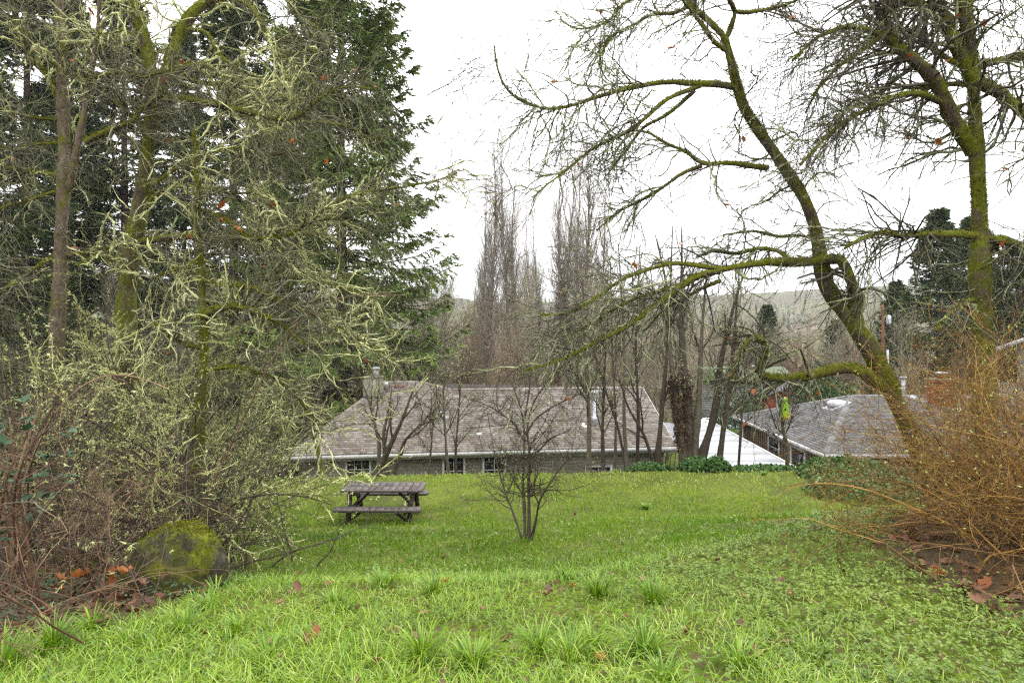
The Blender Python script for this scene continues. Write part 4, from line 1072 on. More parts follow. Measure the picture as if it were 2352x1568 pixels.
traced_oak('oak_tree', 'upright moss sleeved oak with drooping twigs at the right edge', tr2, lm2, 8.6, 270, 1700, 4600, 30000, .3, m_oak, 22, (-.5, 0, -.4), (-.07, 0, -.10), (-.06, 0, -.12), L2=(.6, 1.6), L3=(.35, .9), fuzz_n=9000, mossthr=.38)

# left pair
tr3 = [([(120,1250),(122,1050),(124,930),(128,863),(131,762),(138,661),(141,527),(144,470),(148,403),(148,336),(146,269),(143,202),(141,134),(138,67),(134,0),(130,-90)], 36, 18, 9.0, 9.0),
       ([(146,450),(165,413),(171,370),(181,319),(192,269),(198,218),(205,185),(212,151),(218,128),(225,60),(232,-60)], 19, 6, 9.0, 8.6)]
lm3 = [
 ([(198,326),(235,306),(269,292),(302,282),(323,255),(336,242),(380,215)], 13, 6, -.6),
 ([(138,235),(124,208),(111,175),(81,148),(64,124),(54,84),(40,50),(27,20),(10,-30)], 14, 6, -.5),
 ([(140,276),(84,272),(50,265),(0,249),(-60,240)], 8, 4, -.5),
 ([(140,403),(67,393),(34,386),(0,383),(-70,380)], 9, 5, .4),
 ([(136,437),(84,454),(50,467),(27,470),(-30,490)], 8, 4, -.6),
 ([(136,580),(94,608),(60,631),(30,650),(-20,690)], 11, 6, -.4),
 ([(140,591),(188,581),(228,577),(255,567),(300,555),(360,570)], 11, 5, .5),
 ([(205,185),(240,170),(280,165),(330,180),(390,160)], 8, 3, -.6),
 ([(140,120),(190,100),(250,110),(310,90),(360,110)], 8, 3, .5),
 ([(138,330),(90,330),(40,345),(-30,330)], 7, 3, -.4),
]
traced_oak('oak_tree', 'slender reddish barked oak with a forked stem at the left edge', tr3, lm3, 9.0, 230, 1000, 2600, 17000, .9, m_oakl, 8, (0, 0, -.2), (.02, 0, -.03), (0, 0, -.06), L2=(.4, 1.1), fuzz_n=6000, mossthr=.5, lich_size=.06)

tr4 = [([(285,1250),(288,1000),(288,860),(288,750),(290,690),(295,630),(302,560),(318,500),(330,440),(338,380),(345,300),(352,250),(353,200),(345,150),(340,120),(330,90),(320,50),(312,20),(300,-70)], 50, 22, 9.6, 9.0),
       ([(345,290),(362,240),(380,170),(397,118),(417,67),(444,27),(470,7),(520,-40)], 30, 20, 9.2, 9.6)]
lm4 = [
 ([(352,232),(400,226),(437,228),(487,239),(538,250),(588,262),(622,272),(672,282),(706,255),(722,235),(756,208),(800,195),(850,205)], 17, 3, -1.2),
 ([(372,200),(403,168),(437,148),(470,148),(504,168),(531,198),(544,228),(580,270)], 13, 4, -.6),
 ([(385,171),(430,181),(454,193),(487,188),(521,215),(560,240),(620,250),(680,300)], 13, 3, .6),
 ([(300,560),(380,545),(440,540),(500,548),(538,542),(588,550),(638,550),(682,537),(702,520),(722,497),(756,470),(790,454),(823,437),(867,443),(924,427),(975,423),(1020,413),(1051,397)], 18, 2.5, -.9),
 ([(500,548),(560,530),(640,525),(700,480),(740,420)], 9, 3, .8),
 ([(417,67),(450,70),(470,67),(487,94),(504,128),(524,145),(560,180),(600,200),(650,250)], 11, 3, -.5),
 ([(470,7),(530,-10),(575,10),(600,50),(615,77),(632,111),(655,134),(675,151),(700,180),(740,200)], 14, 4, -1.0),
 ([(520,-40),(620,-20),(660,0),(690,40),(710,55),(760,80)], 12, 3, .4),
 ([(300,580),(255,600),(220,585),(180,610)], 10, 4, -.4),
 ([(310,520),(360,440),(430,425),(484,433),(538,447),(600,440)], 9, 3, -.9),
 ([(330,440),(400,390),(470,350),(540,340),(620,360),(690,345)], 9, 3, -.3),
 ([(345,300),(290,260),(250,215),(240,180)], 9, 4, -.4),
 ([(700,515),(760,500),(830,520),(880,570)], 7, 2.5, .3),
 ([(672,282),(730,280),(800,290),(850,320),(905,310)], 8, 2.5, -.5),
 ([(330,90),(280,70),(230,80),(200,60)], 8, 3, -.5),
]
traced_oak('oak_tree', 'large dark stemmed oak hung with pale lichen above the left thicket', tr4, lm4, 9.3, 420, 2000, 4200, 34000, .9, m_oak, 16, (.3, 0, -.2), (.04, 0, -.03), (.03, 0, -.06), L2=(.4, 1.2), fuzz_n=8000, mossthr=.42, lich_size=.062)

tr5 = [([(445,1250),(452,1120),(455,1000),(462,900),(468,820),(472,770),(470,730),(462,680),(465,600),(452,520),(455,450),(450,363),(445,300)], 30, 7, 8.2, 8.4)]
lm5 = [
 ([(470,745),(455,730),(480,715),(510,708),(540,700),(580,715),(640,740),(700,790)], 22, 4, -.6),
 ([(462,640),(500,660),(560,650),(640,690),(720,720),(800,770),(860,800),(910,830)], 12, 3, -.4),
 ([(470,800),(420,790),(390,770),(350,740)], 12, 4, -.4),
 ([(465,600),(400,620),(350,640)], 8, 3, .5),
 ([(468,850),(540,840),(640,870),(700,930),(740,1010)], 12, 4, .3),
 ([(455,480),(520,500),(580,560),(640,590),(700,640),(780,660),(870,690)], 8, 2.5, .5),
]
traced_oak('oak_tree', 'thin crooked oak with a bright mossy elbow inside the left thicket', tr5, lm5, 8.2, 200, 900, 2200, 11000, .9, m_oak, 10, (.4, 0, -.1), (.05, 0, -.02), (.03, 0, -.04), L2=(.4, 1.1), fuzz_n=7000, mossthr=.36, lich_size=.05)

# ------------------------------------------------------------------ firs
def fir_arrays(H, R, zb, B, nb, ne, el=.28, ew=.055, hang=.25, pw=.75):
    z = zb + (H - zb) * (1 - rng.random(B) ** 1.15) * .985
    t_ = (z - zb) / (H - zb)
    L_ = (R * (1 - t_) ** pw * (.82 + .18 * np.clip(t_ * 6, 0, 1))) * rng.uniform(.62, 1.12, B) + .35
    az = rng.uniform(0, 2*math.pi, B)
    K = 7; t = np.linspace(0, 1, K)
    e0 = np.radians(-14 + 42 * t_ + rng.normal(0, 11, B))
    e = e0[:, None] + np.radians(-16) * np.sin(t * math.pi)[None] + np.radians(52) * (t[None] ** 2)
    az2 = az[:, None] + rng.normal(0, .10, (B, 1)) * t[None]
    d = np.stack([np.cos(e)*np.cos(az2), np.cos(e)*np.sin(az2), np.sin(e)], -1)
    st = (L_ / (K-1))[:, None, None]
    p = np.zeros((B, K, 3)); p[:, 0, 2] = z
    p[:, 1:] = p[:, :1] + np.cumsum(d[:, :-1] * st, 1)
    rad = (.012 + L_[:, None]*.0075) * (1 - .8*t)[None]
    # side sprays
    s = rng.uniform(.12, 1, (B, nb)) ** .8; side = np.where(np.arange(nb) % 2, 1., -1.)[None, :, None]
    f = np.clip(s*(K-1), 0, K-1.001); i = f.astype(int); fr = (f-i)[..., None]; bi = np.arange(B)[:, None]
    a = p[bi, i]; b = p[bi, i+1]; q = a*(1-fr) + b*fr; tn = nrm(b-a)
    hz = nrm(np.cross(tn, np.array([0, 0, 1.])))
    an = np.radians(rng.uniform(28, 62, (B, nb, 1)))
    sd = nrm(np.cos(an)*tn + np.sin(an)*side*hz + np.array([0, 0, -1.])*hang*rng.uniform(.2, 1.6, (B, nb, 1)))
    ls = (.14 + .42*(1-s)) * np.minimum(L_, 4.5)[:, None] * rng.uniform(.6, 1.1, (B, nb)) * .62 + .12
    # needle twigs on the sprays
    u = rng.random((B, nb, ne)); o = q[:, :, None] + sd[:, :, None]*(ls[..., None]*u)[..., None]
    o[..., 2] -= (ls[..., None]*u**2)*hang*.5
    r_ = rng.standard_normal((B, nb, ne, 3)); r_[..., 2] = r_[..., 2]*.5 - hang*.9
    dd = nrm(sd[:, :, None]*1.1 + .62*r_)
    o = o.reshape(-1, 3); dd = dd.reshape(-1, 3); N = len(o)
    ll = el * rng.uniform(.6, 1.3, (N, 1)); nn = nrm(np.array([0, 0, 1.]) + .7*rng.standard_normal((N, 3))); ss = nrm(np.cross(dd, nn)) * ew * rng.uniform(.6, 1.3, (N, 1))
    V = np.stack([o + ss, o + dd*ll, o - ss], 1).reshape(-1, 3)
    Q = np.arange(N*3).reshape(-1, 3)
    br = np.repeat(rng.random(B), nb*ne); v = np.clip(.35*br + .3*u.ravel() + .35*rng.random(N), 0, 1)
    return p, rad, V, Q, np.repeat(v, 3)

def fir(name, label, loc, H, R, zb, B, nb, ne, mat, rt=.38, lean=0, **kw):
    group = kw.pop('group', None)
    root = thing(name, label, 'tree', loc, 0, group)
    t = np.linspace(0, 1, 14); tp = np.stack([.05*np.sin(t*5), .05*np.cos(t*4), -.4 + t*(H+.4)], 1)[None]
    V, Q, v = tubes(tp, (rt*(1-t)**.85 + .015)[None], 10, rough=.03); mk('trunk', V, Q, m_firbark, root, v, True)
    p, rad, V, Q, v = fir_arrays(H, R, zb, B, nb, ne, **kw)
    Vb, Qb, vb = tubes(p, rad, 4); mk('branch', Vb, Qb, m_firbark, root, vb)
    mk('crown', V, Q, mat, root, v)
    return root

xf, yf = (783-1176)/F*33.0, 33.0
firA = fir('fir_tree', 'tall green fir with upswept branch tips behind the chimney', G(xf, yf), 35, 8.6, 2.0, 480, 34, 11, m_fir, .40, hang=.46, el=.36, ew=.052)
firB = fir('fir_tree', 'dark fir trunk and crown behind the large lichen oak', G((535-1176)/F*42, 42.0), 40, 6.8, 3, 360, 24, 8, m_firdk, .42, el=.46, ew=.07, hang=.42)
for px, Y, sc, rz, lab in ((285, 44, .95, 1.0, 'dark fir standing between the left oak stems'), (60, 40, 1.0, 2.2, 'dark fir filling the upper left corner'), (-60, 30, .85, 3.3, 'dark low branched fir at the left edge'),
                           (165, 58, 1.1, 4.1, 'farther fir glimpsed between the left oaks'), (420, 60, 1.05, .4, 'farther fir glimpsed right of the dark oak stem'), (660, 52, .92, 5.0, 'fir at the left shoulder of the tall green fir')):
    copy_tree(firB, G((px-1176)/F*Y, Y), rz, sc, lab, 'dark firs behind the left thicket')
firB['group'] = 'dark firs behind the left thicket'
firC = fir('fir_tree', 'pointed dark fir left of the upright mossy trunk', G((2155-1176)/F*50, 50.0), 19.5, 4.6, 3.2, 260, 20, 6, m_firdk, .30, el=.42, ew=.07, hang=.3, group='dark firs behind the grey roof')
for px, Y, sc, rz, lab in ((2235, 53, 1.0, 1.3, 'fir half hidden by the upright mossy trunk'), (2335, 47, .82, 2.2, 'fir beyond the cream house gable'), (2060, 56, .72, 3.0, 'short fir right of the leaning oak'), (1920, 70, .58, 4.0, 'small fir seen left of the leaning oak stem'), (1762, 80, .72, 5.2, 'small distant fir above the red barn'), (2420, 52, 1.0, .2, 'fir cut by the right edge of the picture')):
    copy_tree(firC, G((px-1176)/F*Y, Y), rz, (sc*1.1, sc*1.1, sc), lab)

# ------------------------------------------------------------------ bare trees beyond the houses
def bare_tree(name, label, H, nb, n3, n4, mat, r0, up=.10, ang=(18, 40), thick=1.0, tl=(.12, 1), L2=(.18, .42), group=None, stems=1, lich=0, lm=None):
    root = thing(name, label, 'tree', (0, 0, 0), 0, group)
    tps, trs = [], []
    for s in range(stems):
        t = np.linspace(0, 1, 14); a = rng.uniform(0, 6.3); sp = 0 if stems == 1 else rng.uniform(.04, .16)
        h = H * (1 if s == 0 else rng.uniform(.7, 1))
        w = H*.012
        tps.append(np.stack([sp*H*t**1.3*math.cos(a) + w*np.sin(t*6+a), sp*H*t**1.3*math.sin(a) + w*np.cos(t*5+a), -.3 + t*(h+.3)], 1)); trs.append((r0*(1-t)**.9 + .008*thick) * (1 if s == 0 else .7))
    tp = np.array(tps); tr = np.array(trs)
    V, Q, v = tubes(tp, tr, 6, rough=.05); mk('trunk', V, Q, mat, root, v, True)
    s2, r2 = grow(tp, tr, nb, tl, (L2[0]*H, L2[1]*H), 7, ang, .09, (0, 0, up), .5, .008*thick, .25, lbt=.55)
    s3, r3 = grow(s2, r2, n3, (.1, 1), (.05*H, .13*H), 5, (18, 45), .12, (0, 0, up), .5, .006*thick, .5)
    s4, r4 = grow(s3, r3, n4, (.1, 1), (.025*H, .06*H), 2, (18, 50), .14, (0, 0, up*.7), .6, .0045*thick, .6)
    V, Fs, v = join([tubes(s2, r2, 4), tubes(s3, r3, 3), tubes(s4, r4, 3)]); mk('crown', V, Fs, mat, root, v)
    if lich:
        pos, tn, r = sample_on(np.concatenate([s3]), np.concatenate([r3]), lich); V, T, v = tufts(pos, 3, .12*thick*.6, .018*thick, (0, 0, -.3)); mk('lichen', V, T, lm or m_lichen2, root, v)
    return root

def place(root, spots, label=None, group=None, Hs=None):
    for k, (px, Y, sc) in enumerate(spots):
        x = (px-1176)/F*Y; loc = G(x, Y)
        if k == 0: root.location = tuple(loc); root.scale = (sc,)*3; root.rotation_euler = (0, 0, rng.uniform(0, 6.3))
        else: copy_tree(root, loc, rng.uniform(0, 6.3), sc, label, group)

gp = 'bare poplars beyond the roof'
pl1 = 'tall slender bare poplar in the row beyond the brown roof'
pop1 = bare_tree('poplar_tree', pl1, 30, 80, 560, 1700, m_poplar, .20, .22, (10, 22), .85, (.10, .97), (.13, .30), gp)
pop2 = bare_tree('poplar_tree', pl1, 30, 70, 520, 1500, m_poplar, .17, .26, (8, 20), .85, (.16, .97), (.13, .26), gp)
place(pop1, [(1132, 60, 1.0), (1185, 66, .98), (1292, 62, 1.0), (1345, 60, 1.04), (1385, 72, .95)])
pops_done = True
place(pop2, [(1110, 70, .93), (1160, 63, 1.03), (1232, 68, .82), (1310, 66, 1.02), (1330, 74, 1.1), (1215, 76, .9)])

for cl_, lo_, hi_ in (('left', 0, 1262), ('right', 1262, 2000)):
    tr_l = sorted([o for o in bpy.data.objects if o.type == 'EMPTY' and o.name.startswith('poplar_tree') and lo_ < 1176 + F*o.location.x/o.location.y < hi_], key=lambda o: o.location.x/o.location.y)
    for o, w_ in zip(tr_l, ('first', 'second', 'third', 'fourth', 'fifth', 'sixth', 'seventh', 'eighth')): o['label'] = f'{w_} bare poplar from the left in the {cl_} poplar cluster beyond the roof'
gb = 'bare trees filling the valley behind the houses'
labs = ['grey brown bare tree in the thicket behind the houses'] * 3
bt1 = bare_tree('bare_tree', labs[0], 13, 60, 420, 1400, m_brush, .13, .07, (25, 50), 1.5, (.2, 1), (.2, .42), gb, 2, 500)
bt2 = bare_tree('bare_tree', labs[0], 12, 70, 460, 1500, m_brush, .11, .10, (18, 42), 1.5, (.15, 1), (.2, .45), gb, 3, 800)
bt3 = bare_tree('bare_tree', labs[0], 9, 80, 500, 1500, m_brushred, .09, .12, (18, 45), 1.5, (.1, 1), (.25, .5), gb, 4)
sp1, sp2, sp3 = [], [], []
for k in range(64):
    px = 960 + (k * 37.7) % 1120 + rng.uniform(-14, 14); Y = [36, 44, 54, 66, 84][k % 5] + rng.uniform(-3, 3)
    top = 650 + 60*rng.random() + (35 if 1500 < px < 1800 else 0) + (60 if px > 1750 else 0)
    H = (784-top)/F*Y + drop((px-1176)/F*Y, Y)
    kk = k % 3
    if 1620 < px < 2080 and Y < 58: Y = 62 + rng.uniform(0, 20); H = (784-top)/F*Y + drop(0, Y)
    if kk == 0: sp1.append((px, Y, H/13))
    elif kk == 1: sp2.append((px, Y, H/12))
    else: sp3.append((px, Y, H/9*.72))
for k in range(16):
    px = -40 + k*66 + rng.uniform(-20, 20); Y = 30 + (k*7) % 22; (sp1 if k % 2 else sp2).append((px, Y, rng.uniform(.7, 1.0)))
for k in range(8):
    px = 2080 + k*40; Y = 42 + (k*5) % 12; (sp3 if k % 2 else sp2).append((px, Y, rng.uniform(.55, .75)))
place(bt1, sp1, labs[0], gb); place(bt2, sp2, labs[0], gb); place(bt3, sp3, labs[0], gb)

# tangled brush on the valley floor, nobody could count it
n = 3400; Yb = rng.uniform(31, 95, n); Xb = rng.uniform(-1.05, 1.05, n) * Yb
inside = ((Xb > 11) & (Xb < 38) & (Yb < 52))
Xb, Yb = Xb[~inside], Yb[~inside]; n = len(Xb)
hgt = rng.uniform(1.5, 4.5, n); b0 = np.stack([Xb, Yb, ground_z(Xb, Yb) - .1], 1)
d = nrm(np.stack([rng.normal(0, .45, n), rng.normal(0, .45, n), np.ones(n)], 1)); tr_ = rng.normal(0, .25, (n, 3)); tr_[:, 2] = -.1
pth = np.stack([b0, b0 + d*hgt[:, None]*.5, b0 + d*hgt[:, None]*.8 + tr_*hgt[:, None]*.5, b0 + d*hgt[:, None] + tr_*hgt[:, None]*1.3], 1)
rr = (.012 + .0002*Yb)[:, None] * np.array([1.3, 1, .7, .4])[None]
s3, r3 = grow(pth, rr, 6500, (.2, 1), (.4, 1.2), 2, (20, 60), .2, (0, 0, .1), .7, .008, .5)
V, Fs, v = join([tubes(pth, rr, 3), tubes(s3, r3, 3)]); mk('underbrush', V, Fs, m_brushred, None, v, props={'kind': 'stuff', 'label': 'tangle of bare reddish brown brush behind the houses', 'category': 'brush'})

# far wooded slope
n = 2000; Yw = 130*(960/130)**(rng.random(n)**.7); Xw = rng.uniform(-1.0, 1.05, n)*Yw
H = rng.uniform(7, 20, n)*(.6+.7*fbm(Xw, Yw, .006, 2)); b0 = np.stack([Xw, Yw, ground_z(Xw, Yw)], 1)
Vs, Ts, vs, off = [], [], [], 0
ns = 6; tiers = 4
for k in range(tiers):
    z0 = H*(.08+.20*k); z1 = z0 + H*(.36-.015*k); r = H*.17*(1-k/tiers*.85)
    a = np.arange(ns)*2*math.pi/ns; rj = r[:, None]*rng.uniform(.55, 1.2, (n, ns))
    ring = np.stack([b0[:, None, 0]+rj*np.cos(a), b0[:, None, 1]+rj*np.sin(a), b0[:, None, 2]+z0[:, None]+rng.uniform(-.05, .05, (n, ns))*H[:, None]], -1)
    apx = b0 + np.stack([0*H, 0*H, z1], 1)
    V = np.concatenate([ring, apx[:, None]], 1).reshape(-1, 3)
    m_ = np.arange(n)[:, None, None]*(ns+1); j = np.arange(ns)
    T = (m_ + np.stack([j, (j+1) % ns, np.full(ns, ns)], 1)[None]).reshape(-1, 3)
    Vs.append(V); Ts.append(T+off); vs.append(np.repeat(rng.random(n), ns+1)); off += len(V)
mk('far_wood', np.concatenate(Vs), np.concatenate(Ts), m_farwood, None, np.concatenate(vs), props={'kind': 'stuff', 'label': 'conifer wood on the hazy slope across the valley', 'category': 'wood'})

# ------------------------------------------------------------------ saplings on the bank below the lawn
def sapling(px, pyb, pxt, pyt, Y, w, nb, label, nm='sapling', n3=90, n4=260, extra=(), lichen=200, mat=None, ang=(20, 45), stems=None):
    lines = [([(px, pyb), (px*.75+pxt*.25 + rng.uniform(-6, 6), pyb*.75+pyt*.25), (px*.45+pxt*.55 + rng.uniform(-8, 8), pyb*.45+pyt*.55), (pxt, pyt)], w)] + [(e, w*.7) for e in extra]
    tr = [trace(l, Y, Y + rng.uniform(-.6, .6), 24, ww, 2.2, .1) for l, ww in lines]
    tp = np.array([a for a, b in tr]); trr = np.array([b for a, b in tr])
    gz = [float(ground_z(p[0][0], p[0][1])) for p in tp]
    loc = np.array([tp[0][0][0], tp[0][0][1], gz[0]])
    for k in range(len(tp)): tp[k][0][2] = min(tp[k][0][2], gz[k]) - .1
    root = thing(nm, label, 'tree', loc, 0, 'slim bare saplings on the bank')
    for k in range(len(tp)):
        V, Q, v = tubes(tp[k:k+1], trr[k:k+1], 7, rough=.06); mk('trunk', V, Q, mat or m_twig, root, v, True, org=loc)
    s2, r2 = grow(tp, trr, nb, (.22, 1), (.7, 2.2), 7, ang, .12, (0, 0, .06), .55, .006, .3, lbt=.4)
    s3, r3 = grow(s2, r2, n3, (.1, 1), (.3, .9), 5, (20, 55), .16, (0, 0, .03), .6, .0045, .5)
    s4, r4 = grow(s3, r3, n4, (.1, 1), (.12, .35), 2, (20, 55), .16, (0, 0, .02), .6, .0035, .6)
    V, Fs, v = join([tubes(s2, r2, 4), tubes(s3, r3, 3), tubes(s4, r4, 3)]); mk('crown', V, Fs, m_twig, root, v, org=loc)
    if lichen:
        pos, tn, r = sample_on(np.concatenate([s3]), r3, lichen); V, T, v = tufts(pos, 3, .06, .010); mk('lichen', V, T, m_lichen, root, v, org=loc)
    return root, tp, trr, loc
sapling(1352, 1085, 1338, 640, 18.6, 13, 16, 'straight dark sapling before the white flue pipe')
sapling(1386, 1085, 1396, 720, 19.2, 10, 12, 'sapling just right of the white flue pipe')
sapling(1412, 1085, 1402, 600, 19.8, 8, 12, 'third slim stem from the flue pipe towards the ivy clad tree')
sapling(1440, 1085, 1420, 560, 18.8, 10, 14, 'fourth slim stem from the flue pipe towards the ivy clad tree', extra=[[(1440, 1085), (1420, 980), (1385, 880), (1360, 790), (1330, 700)]])
sapling(1463, 1085, 1470, 560, 19.5, 9, 12, 'fifth slim stem from the flue pipe towards the ivy clad tree')
sapling(1508, 1082, 1545, 520, 19.0, 15, 16, 'sapling with withered ivy beside the gable corner', extra=[[(1508, 1082), (1480, 1000), (1440, 930), (1420, 860)]])
sapling(1650, 1072, 1700, 600, 19.0, 14, 16, 'leaning sapling over the right side of the pale carport roof')
sapling(1696, 1072, 1716, 830, 20.2, 7, 9, 'thin dark sapling stem against the pale carport roof edge')
sapling(1808, 1070, 1798, 900, 18.3, 11, 6, 'thin dark stem directly under the lime bird feeder', lichen=40)
sapling(868, 1088, 955, 880, 19.0, 17, 16, 'curved dark shrub stems before the first window of the grey house', extra=[[(868, 1088), (872, 1020), (850, 930), (830, 870)], [(905, 1088), (930, 1010), (1010, 930)], [(890, 1088), (880, 1000), (900, 900)]])
sapling(738, 1090, 700, 900, 18.3, 16, 12, 'crooked mossy stem by the left end of the grey house', mat=m_limb)
sapling(1030, 1090, 1022, 760, 19.6, 7, 16, 'slim sapling with whorled twigs before the middle of the roof', ang=(30, 55))
sapling(1048, 1090, 1060, 860, 20.0, 6, 8, 'thin sapling beside the whorled one before the roof')
sapling(985, 1090, 990, 900, 19.9, 5, 8, 'thinnest sapling left of the whorled one')

iv_root, ivp, ivr, ivloc = sapling(1578, 1082, 1566, 520, 19.0, 30, 26, 'clump of dark stems wrapped in withered ivy beside the carport', 'ivy_clad_tree', 200, 600,
    extra=[[(1600, 1082), (1640, 960), (1655, 830), (1690, 680), (1735, 560)], [(1572, 1082), (1558, 960), (1540, 820), (1530, 640), (1505, 540)], [(1590, 1082), (1605, 930), (1612, 760), (1625, 600)]], lichen=600)
pos, tn, r = sample_on(ivp[[0, 2]], ivr[[0, 2]], 2600, (.10, .40)); pos = pos + rng.normal(0, .085, pos.shape)
V, T, v = leaves(pos, rng.standard_normal(pos.shape) + (0, 0, -.6), rng.standard_normal(pos.shape), rng.uniform(.06, .13, len(pos)), rng.uniform(.05, .10, len(pos))); mk('withered_ivy', V, T, m_deadivy, iv_root, v, org=ivloc)
V, T, v = tufts(pos[:1500], 3, .26, .006, (0, 0, -.8)); mk('ivy_stem', V, T, m_twig, iv_root, v, org=ivloc)

def ivy_mound(x, y, rx, ry, h, n, label, mat=None, ln=.085):
    c = G(x, y); root = thing('ivy_patch', label, 'ivy', c, 0, 'ivy along the lawn brow')
    a = rng.uniform(0, 2*math.pi, n); q = np.sqrt(rng.random(n)); nz = .65 + .7*fbm(q*np.cos(a)*3+x, q*np.sin(a)*3+y, 1.5, 3, 3)
    X = x + rx*q*np.cos(a); Y = y + ry*q*np.sin(a)
    Z = ground_z(X, Y) + h*np.sqrt(np.clip(1-q*q, 0, 1))*nz*rng.uniform(.75, 1.03, n)
    pos = np.stack([X, Y, Z], 1); nn = np.stack([np.cos(a)*q, np.sin(a)*q, np.full(n, .8)], 1) + rng.normal(0, .45, (n, 3))
    V, T, v = leaflets(pos, rng.standard_normal((n, 3)) + (0, 0, -.4), nn, rng.uniform(.6, 1.3, n)*ln, rng.uniform(.6, 1.1, n)*ln)
    mk('foliage', V, T, mat or m_ivy, root, v, org=c)
    b0 = np.stack([x + rx*.7*(rng.random(60)-.5)*2, y + ry*.7*(rng.random(60)-.5)*2], 1); p0 = np.stack([b0[:, 0], b0[:, 1], ground_z(b0[:, 0], b0[:, 1])-.05], 1)
    p1 = p0 + np.stack([rng.normal(0, .2, 60), rng.normal(0, .2, 60), h*rng.uniform(.4, .8, 60)], 1); pp = np.stack([p0, (p0+p1)/2 + rng.normal(0, .05, p0.shape), p1], 1)
    V, Q, v = tubes(pp, np.full((60, 3), .008), 3); mk('stem', V, Q, m_twig, root, v, org=c)
    return root
ivy_mound((1945-1176)/F*16.2, 16.2, 1.35, 1.2, .50, 4600, 'broad ivy mound at the foot of the brown wall')
ivy_mound((2030-1176)/F*14.2, 14.2, 1.9, 1.5, .50, 4600, 'ivy bank under the leaning oak')
ivy_mound((1600-1176)/F*17.6, 17.6, .62, .5, .42, 1500, 'round ivy clump at the foot of the ivy clad stems')
ivy_mound((1645-1176)/F*17.4, 17.4, .42, .4, .40, 1100, 'small domed ivy clump right of the ivy clad stems')
ivy_mound((1745-1176)/F*17.4, 17.4, 1.1, .5, .13, 1900, 'low strip of ivy before the carport roof')
ivy_mound((1490-1176)/F*17.8, 17.8, .75, .4, .28, 1100, 'sparse low ivy before the gable corner')

def leafy_bush(name, label, cat, x, y, rx, ry, h, n, ln, mat, z0=0.0):
    c = G(x, y); root = thing(name, label, cat, c)
    d = nrm(rng.standard_normal((n, 3))); d[:, 2] = np.abs(d[:, 2]); rr = rng.uniform(.55, 1, (n, 1))**.5 * (.7+.6*fbm(d[:, 0]*2+5, d[:, 1]*2+d[:, 2]*2, 1.6, 2, 3))[:, None]
    pos = c + d*rr*np.array([rx, ry, h]) + (0, 0, z0)
    V, T, v = leaflets(pos, d + rng.normal(0, .6, d.shape), d*.4 + rng.normal(0, .5, d.shape) + (0, 0, .5), rng.uniform(.7, 1.3, n)*ln, rng.uniform(.3, .45, n)*ln); mk('foliage', V, T, mat, root, v, org=c)
    k = 26; p1 = c + nrm(rng.standard_normal((k, 3))*[1, 1, .3] + (0, 0, .8))*np.array([rx, ry, h])*.8; p0 = c + rng.normal(0, .15, (k, 3))*[1, 1, 0] - (0, 0, .1)
    V, Q, v = tubes(np.stack([p0, (p0+p1)/2 + (0, 0, .1), p1], 1), np.array([[.05, .03, .012]]*k), 4); mk('stem', V, Q, m_twig, root, v, org=c)
    return root
leafy_bush('laurel_bush', 'glossy dark evergreen bush rising behind the grey hip roof', 'bush', (1890-1176)/F*40, 40, 3.2, 2.0, 5.4, 7000, .30, m_laurel)
leafy_bush('laurel_bush', 'dark evergreen bush left of the red barn', 'bush', (1700-1176)/F*45, 45, 2.6, 1.6, 3.6, 3500, .26, m_laurel)

# ------------------------------------------------------------------ little bare tree on the lawn
def lawn_tree():
    Y = 9.15; c = P(1210, 1236, Y); loc = G(c[0], Y)
    root = thing('small_tree', 'small bare many stemmed tree in the middle of the lawn', 'tree', loc)
    st = [([(1205,1240),(1206,1180),(1200,1110),(1203,1050),(1206,985),(1195,930),(1175,880),(1160,840)], 9, 2.5), ([(1214,1240),(1216,1180),(1213,1110),(1218,1040),(1208,985),(1225,920),(1262,870)], 9, 2.5),
          ([(1200,1240),(1180,1180),(1160,1130),(1140,1060),(1130,1010),(1120,950)], 6, 2), ([(1220,1240),(1232,1190),(1238,1150),(1262,1110),(1290,1070),(1320,1040)], 7, 2),
          ([(1207,1000),(1230,960),(1275,930),(1330,905),(1370,890)], 6, 2), ([(1204,1010),(1180,970),(1130,935),(1080,915)], 6, 2), ([(1205,960),(1215,900),(1222,840)], 6, 2), ([(1215,1060),(1260,1010),(1310,985)], 5, 2)]
    tp = np.array([trace(p, Y, Y + rng.uniform(-.5, .5) - .0, 24, a, b, .10)[0] for p, a, b in st]); trr = np.array([trace(p, Y, Y, 24, a, b, 0)[1] for p, a, b in st])
    for k in range(4): tp[k, 0, 2] = loc[2]-.08
    for k in range(4): V, Q, v = tubes(tp[k:k+1], trr[k:k+1], 8, rough=.08); mk('trunk', V, Q, m_twig, root, v, True, org=loc)
    for k in range(4, 8): V, Q, v = tubes(tp[k:k+1], trr[k:k+1], 6, rough=.05); mk('limb', V, Q, m_twig, root, v, True, org=loc)
    s2, r2 = grow(tp, trr, 130, (.22, 1), (.35, 1.05), 8, (35, 80), .16, (0, 0, .02), .5, .0035, .35)
    s3, r3 = grow(s2, r2, 700, (.1, 1), (.14, .42), 5, (25, 65), .18, (0, 0, .03), .6, .0024, .5)
    s4, r4 = grow(s3, r3, 2200, (.1, 1), (.05, .16), 3, (25, 60), .2, (0, 0, .03), .6, .0018, .7)
    V, Fs, v = join([tubes(s2, r2, 4), tubes(s3, r3, 3), tubes(s4, r4, 3)]); mk('crown', V, Fs, m_twig, root, v, org=loc)
    k = rng.choice(len(s4), 900); V, T, v = tufts(s4[k, -1], 2, .024, .006, (0, 0, .6)); mk('bud', V, T, m_bud, root, v, org=loc)
    pos, tn, r = sample_on(s3, r3, 500); V, T, v = tufts(pos, 3, .03, .005); mk('lichen', V, T, m_lichen2, root, v, org=loc)
